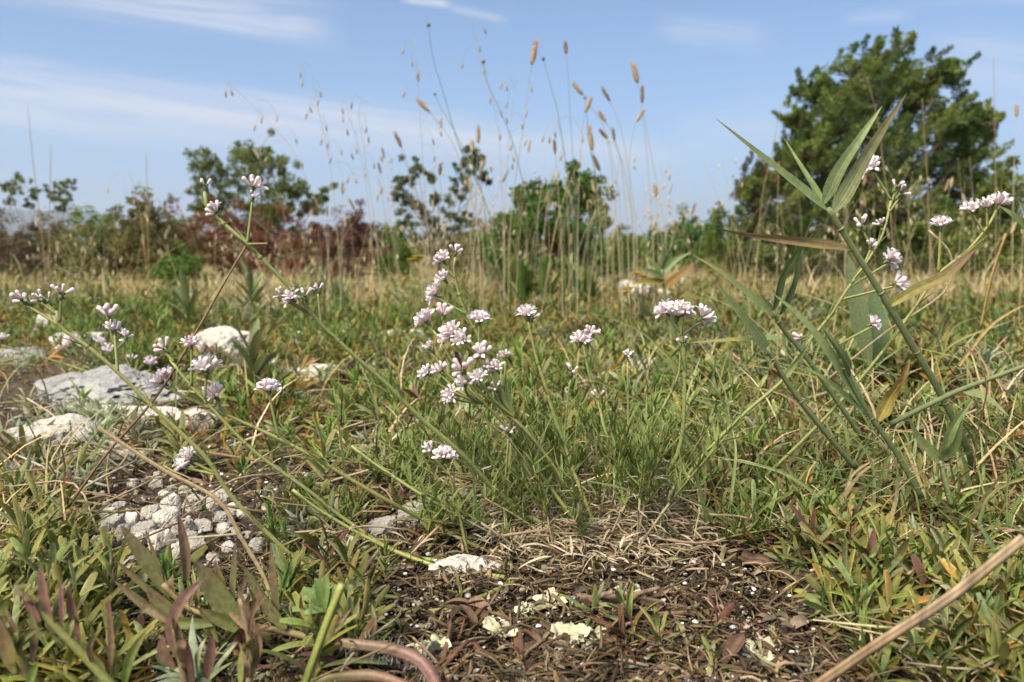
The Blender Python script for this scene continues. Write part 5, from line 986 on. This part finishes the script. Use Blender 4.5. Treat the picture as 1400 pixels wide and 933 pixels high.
twig('dark slim twig leaning in the litter behind the needle shoots', [(550, 685), (575, 660), (600, 642)], .0012, (.10, .07, .05))
twig('grey bare twig lying in the leaves right of the lichen edge', [(1216, 650), (1245, 680), (1280, 712)], .0014, WG, lift=.012)
twig('reddish thin runner in the litter by the last lichen', [(985, 815), (1030, 835), (1055, 862), (1062, 885)], .0006, (.16, .05, .045))
twig('pale twig beside the brown dead leaves', [(400, 540), (450, 525), (500, 520)], .0014, (.22, .17, .13))
twig('grey twig beneath the pale lichen-patched rock', [(0, 690), (60, 670), (110, 664)], .0016, (.28, .23, .19))
twig('thin tan twig at the bottom edge in the litter', [(690, 925), (740, 905), (800, 910)], .0009, (.28, .2, .13))
twig('short dark twig before the straight thick brown one', [(700, 905), (712, 880), (722, 862)], .0010, (.09, .06, .04), lift=.003)
twig('reddish brown runner under the broad-bladed grass', [(1065, 732), (1100, 722), (1115, 706), (1150, 720), (1210, 742)], .0011, (.30, .13, .07), lift=.012)
twig('long light twig slanting in the litter near the bottom right', [(950, 905), (1000, 880), (1060, 872)], .0010, (.34, .27, .2))
def lichen(label, px, py, w, rise=.5):
    g = G(px, py); d = g.y; m = MB(); W_ = w * 1.25 * d / FPX
    for l in range(R.randint(7, 10)):
        az = R.random() * 6.28; L = W_ * R.uniform(.3, .6); st = v3(g) + dirv(az, 0) * W_ * .06 + np.array([0, 0, .003])
        n = 9; c = np.array((.58, .56, .36)) * R.uniform(.75, 1.15)
        p = arc(st, az, R.uniform(.2, 1.0), R.uniform(-.4, .9), L, n); p += N.standard_normal(p.shape) * L * .03
        leaf(m, p, W_ * R.uniform(.3, .5), c * .8, c, 'spat', up=(R.uniform(-.5, .5), -.6, 1), fold=R.uniform(-.3, .8), cols=7, twist=R.uniform(-.8, .8))
    v = m.v; m.v = [a + N.standard_normal(a.shape) * W_ * .018 for a in v]
    tag(m.obj('lichen', M_lichen, origin=g), label, 'lichen')
for a in (('largest pale yellow lichen piece in the brown litter', 688, 880, 46), ('pale lichen piece by the fuzzy red runner', 592, 905, 60), ('pale curled lichen piece below the straight thick twig', 778, 888, 52), ('grey-green lichen piece beside the curled one', 812, 886, 34), ('small lichen piece between twig and cream stone', 752, 835, 36), ('isolated pale lichen piece under the long dark branch', 1035, 905, 40), ('tiny white lichen piece on the straight thick twig', 862, 826, 24), ('small lichen tuft at the tip of the dead leaves', 720, 848, 26), ('small pale lichen on the dark branch', 1085, 800, 18)): lichen(*a)
def deadleaf(label, px, py, L, c, n=4, dz=.004):
    g = G(px, py, dz); t = thing('dead_leaf_cluster', label, 'dead leaves', g, 'clusters of curled dead leaves')
    for i in range(n):
        l = L * R.uniform(.7, 1.2); p = arc(v3(g) + N.standard_normal(3) * L * .2 * np.array([1, 1, .2]), R.random() * 6.28, R.uniform(-.1, 1.1), R.uniform(-1.0, .6), l, 10)
        m = MB(); leaf(m, p, l * R.uniform(.25, .45), np.array(c) * R.uniform(.7, 1.3), kind='oval', fold=R.uniform(.2, 1.2), cols=5, twist=R.uniform(-1.5, 1.5)); m.obj('leaf', M_dry, t)
for a in (('large brown curled dead leaves behind the leaning flower stem', 478, 525, .034, (.16, .10, .065), 9), ('orange-brown dead leaves left of the central flower heads', 528, 548, .022, (.30, .15, .05), 6), ('tan dead leaves in front of the matted straw', 640, 840, .012, (.22, .14, .09), 5), ('brown dead leaves left of the lichen pieces', 655, 868, .011, (.16, .09, .055), 6), ('dark brown dead leaves right of the pale curled lichen', 740, 905, .011, (.13, .08, .05), 9),
          ('pale tan dead leaf beside the white stone strip', 150, 600, .02, (.36, .24, .11), 2), ('tan dead leaves near the fuzzy red runner', 510, 862, .013, (.36, .27, .18), 4), ('brown dead leaves at the foot of the leafy edge', 945, 745, .012, (.18, .12, .08), 4), ('brown dead leaves by the long light twig', 1000, 920, .011, (.17, .10, .065), 6), ('red-brown dead leaves under the pebble twig', 95, 655, .016, (.22, .10, .05), 4), ('grey-brown dead leaves near the slim grey twig', 1090, 880, .011, (.22, .16, .11), 5)): deadleaf(*a)
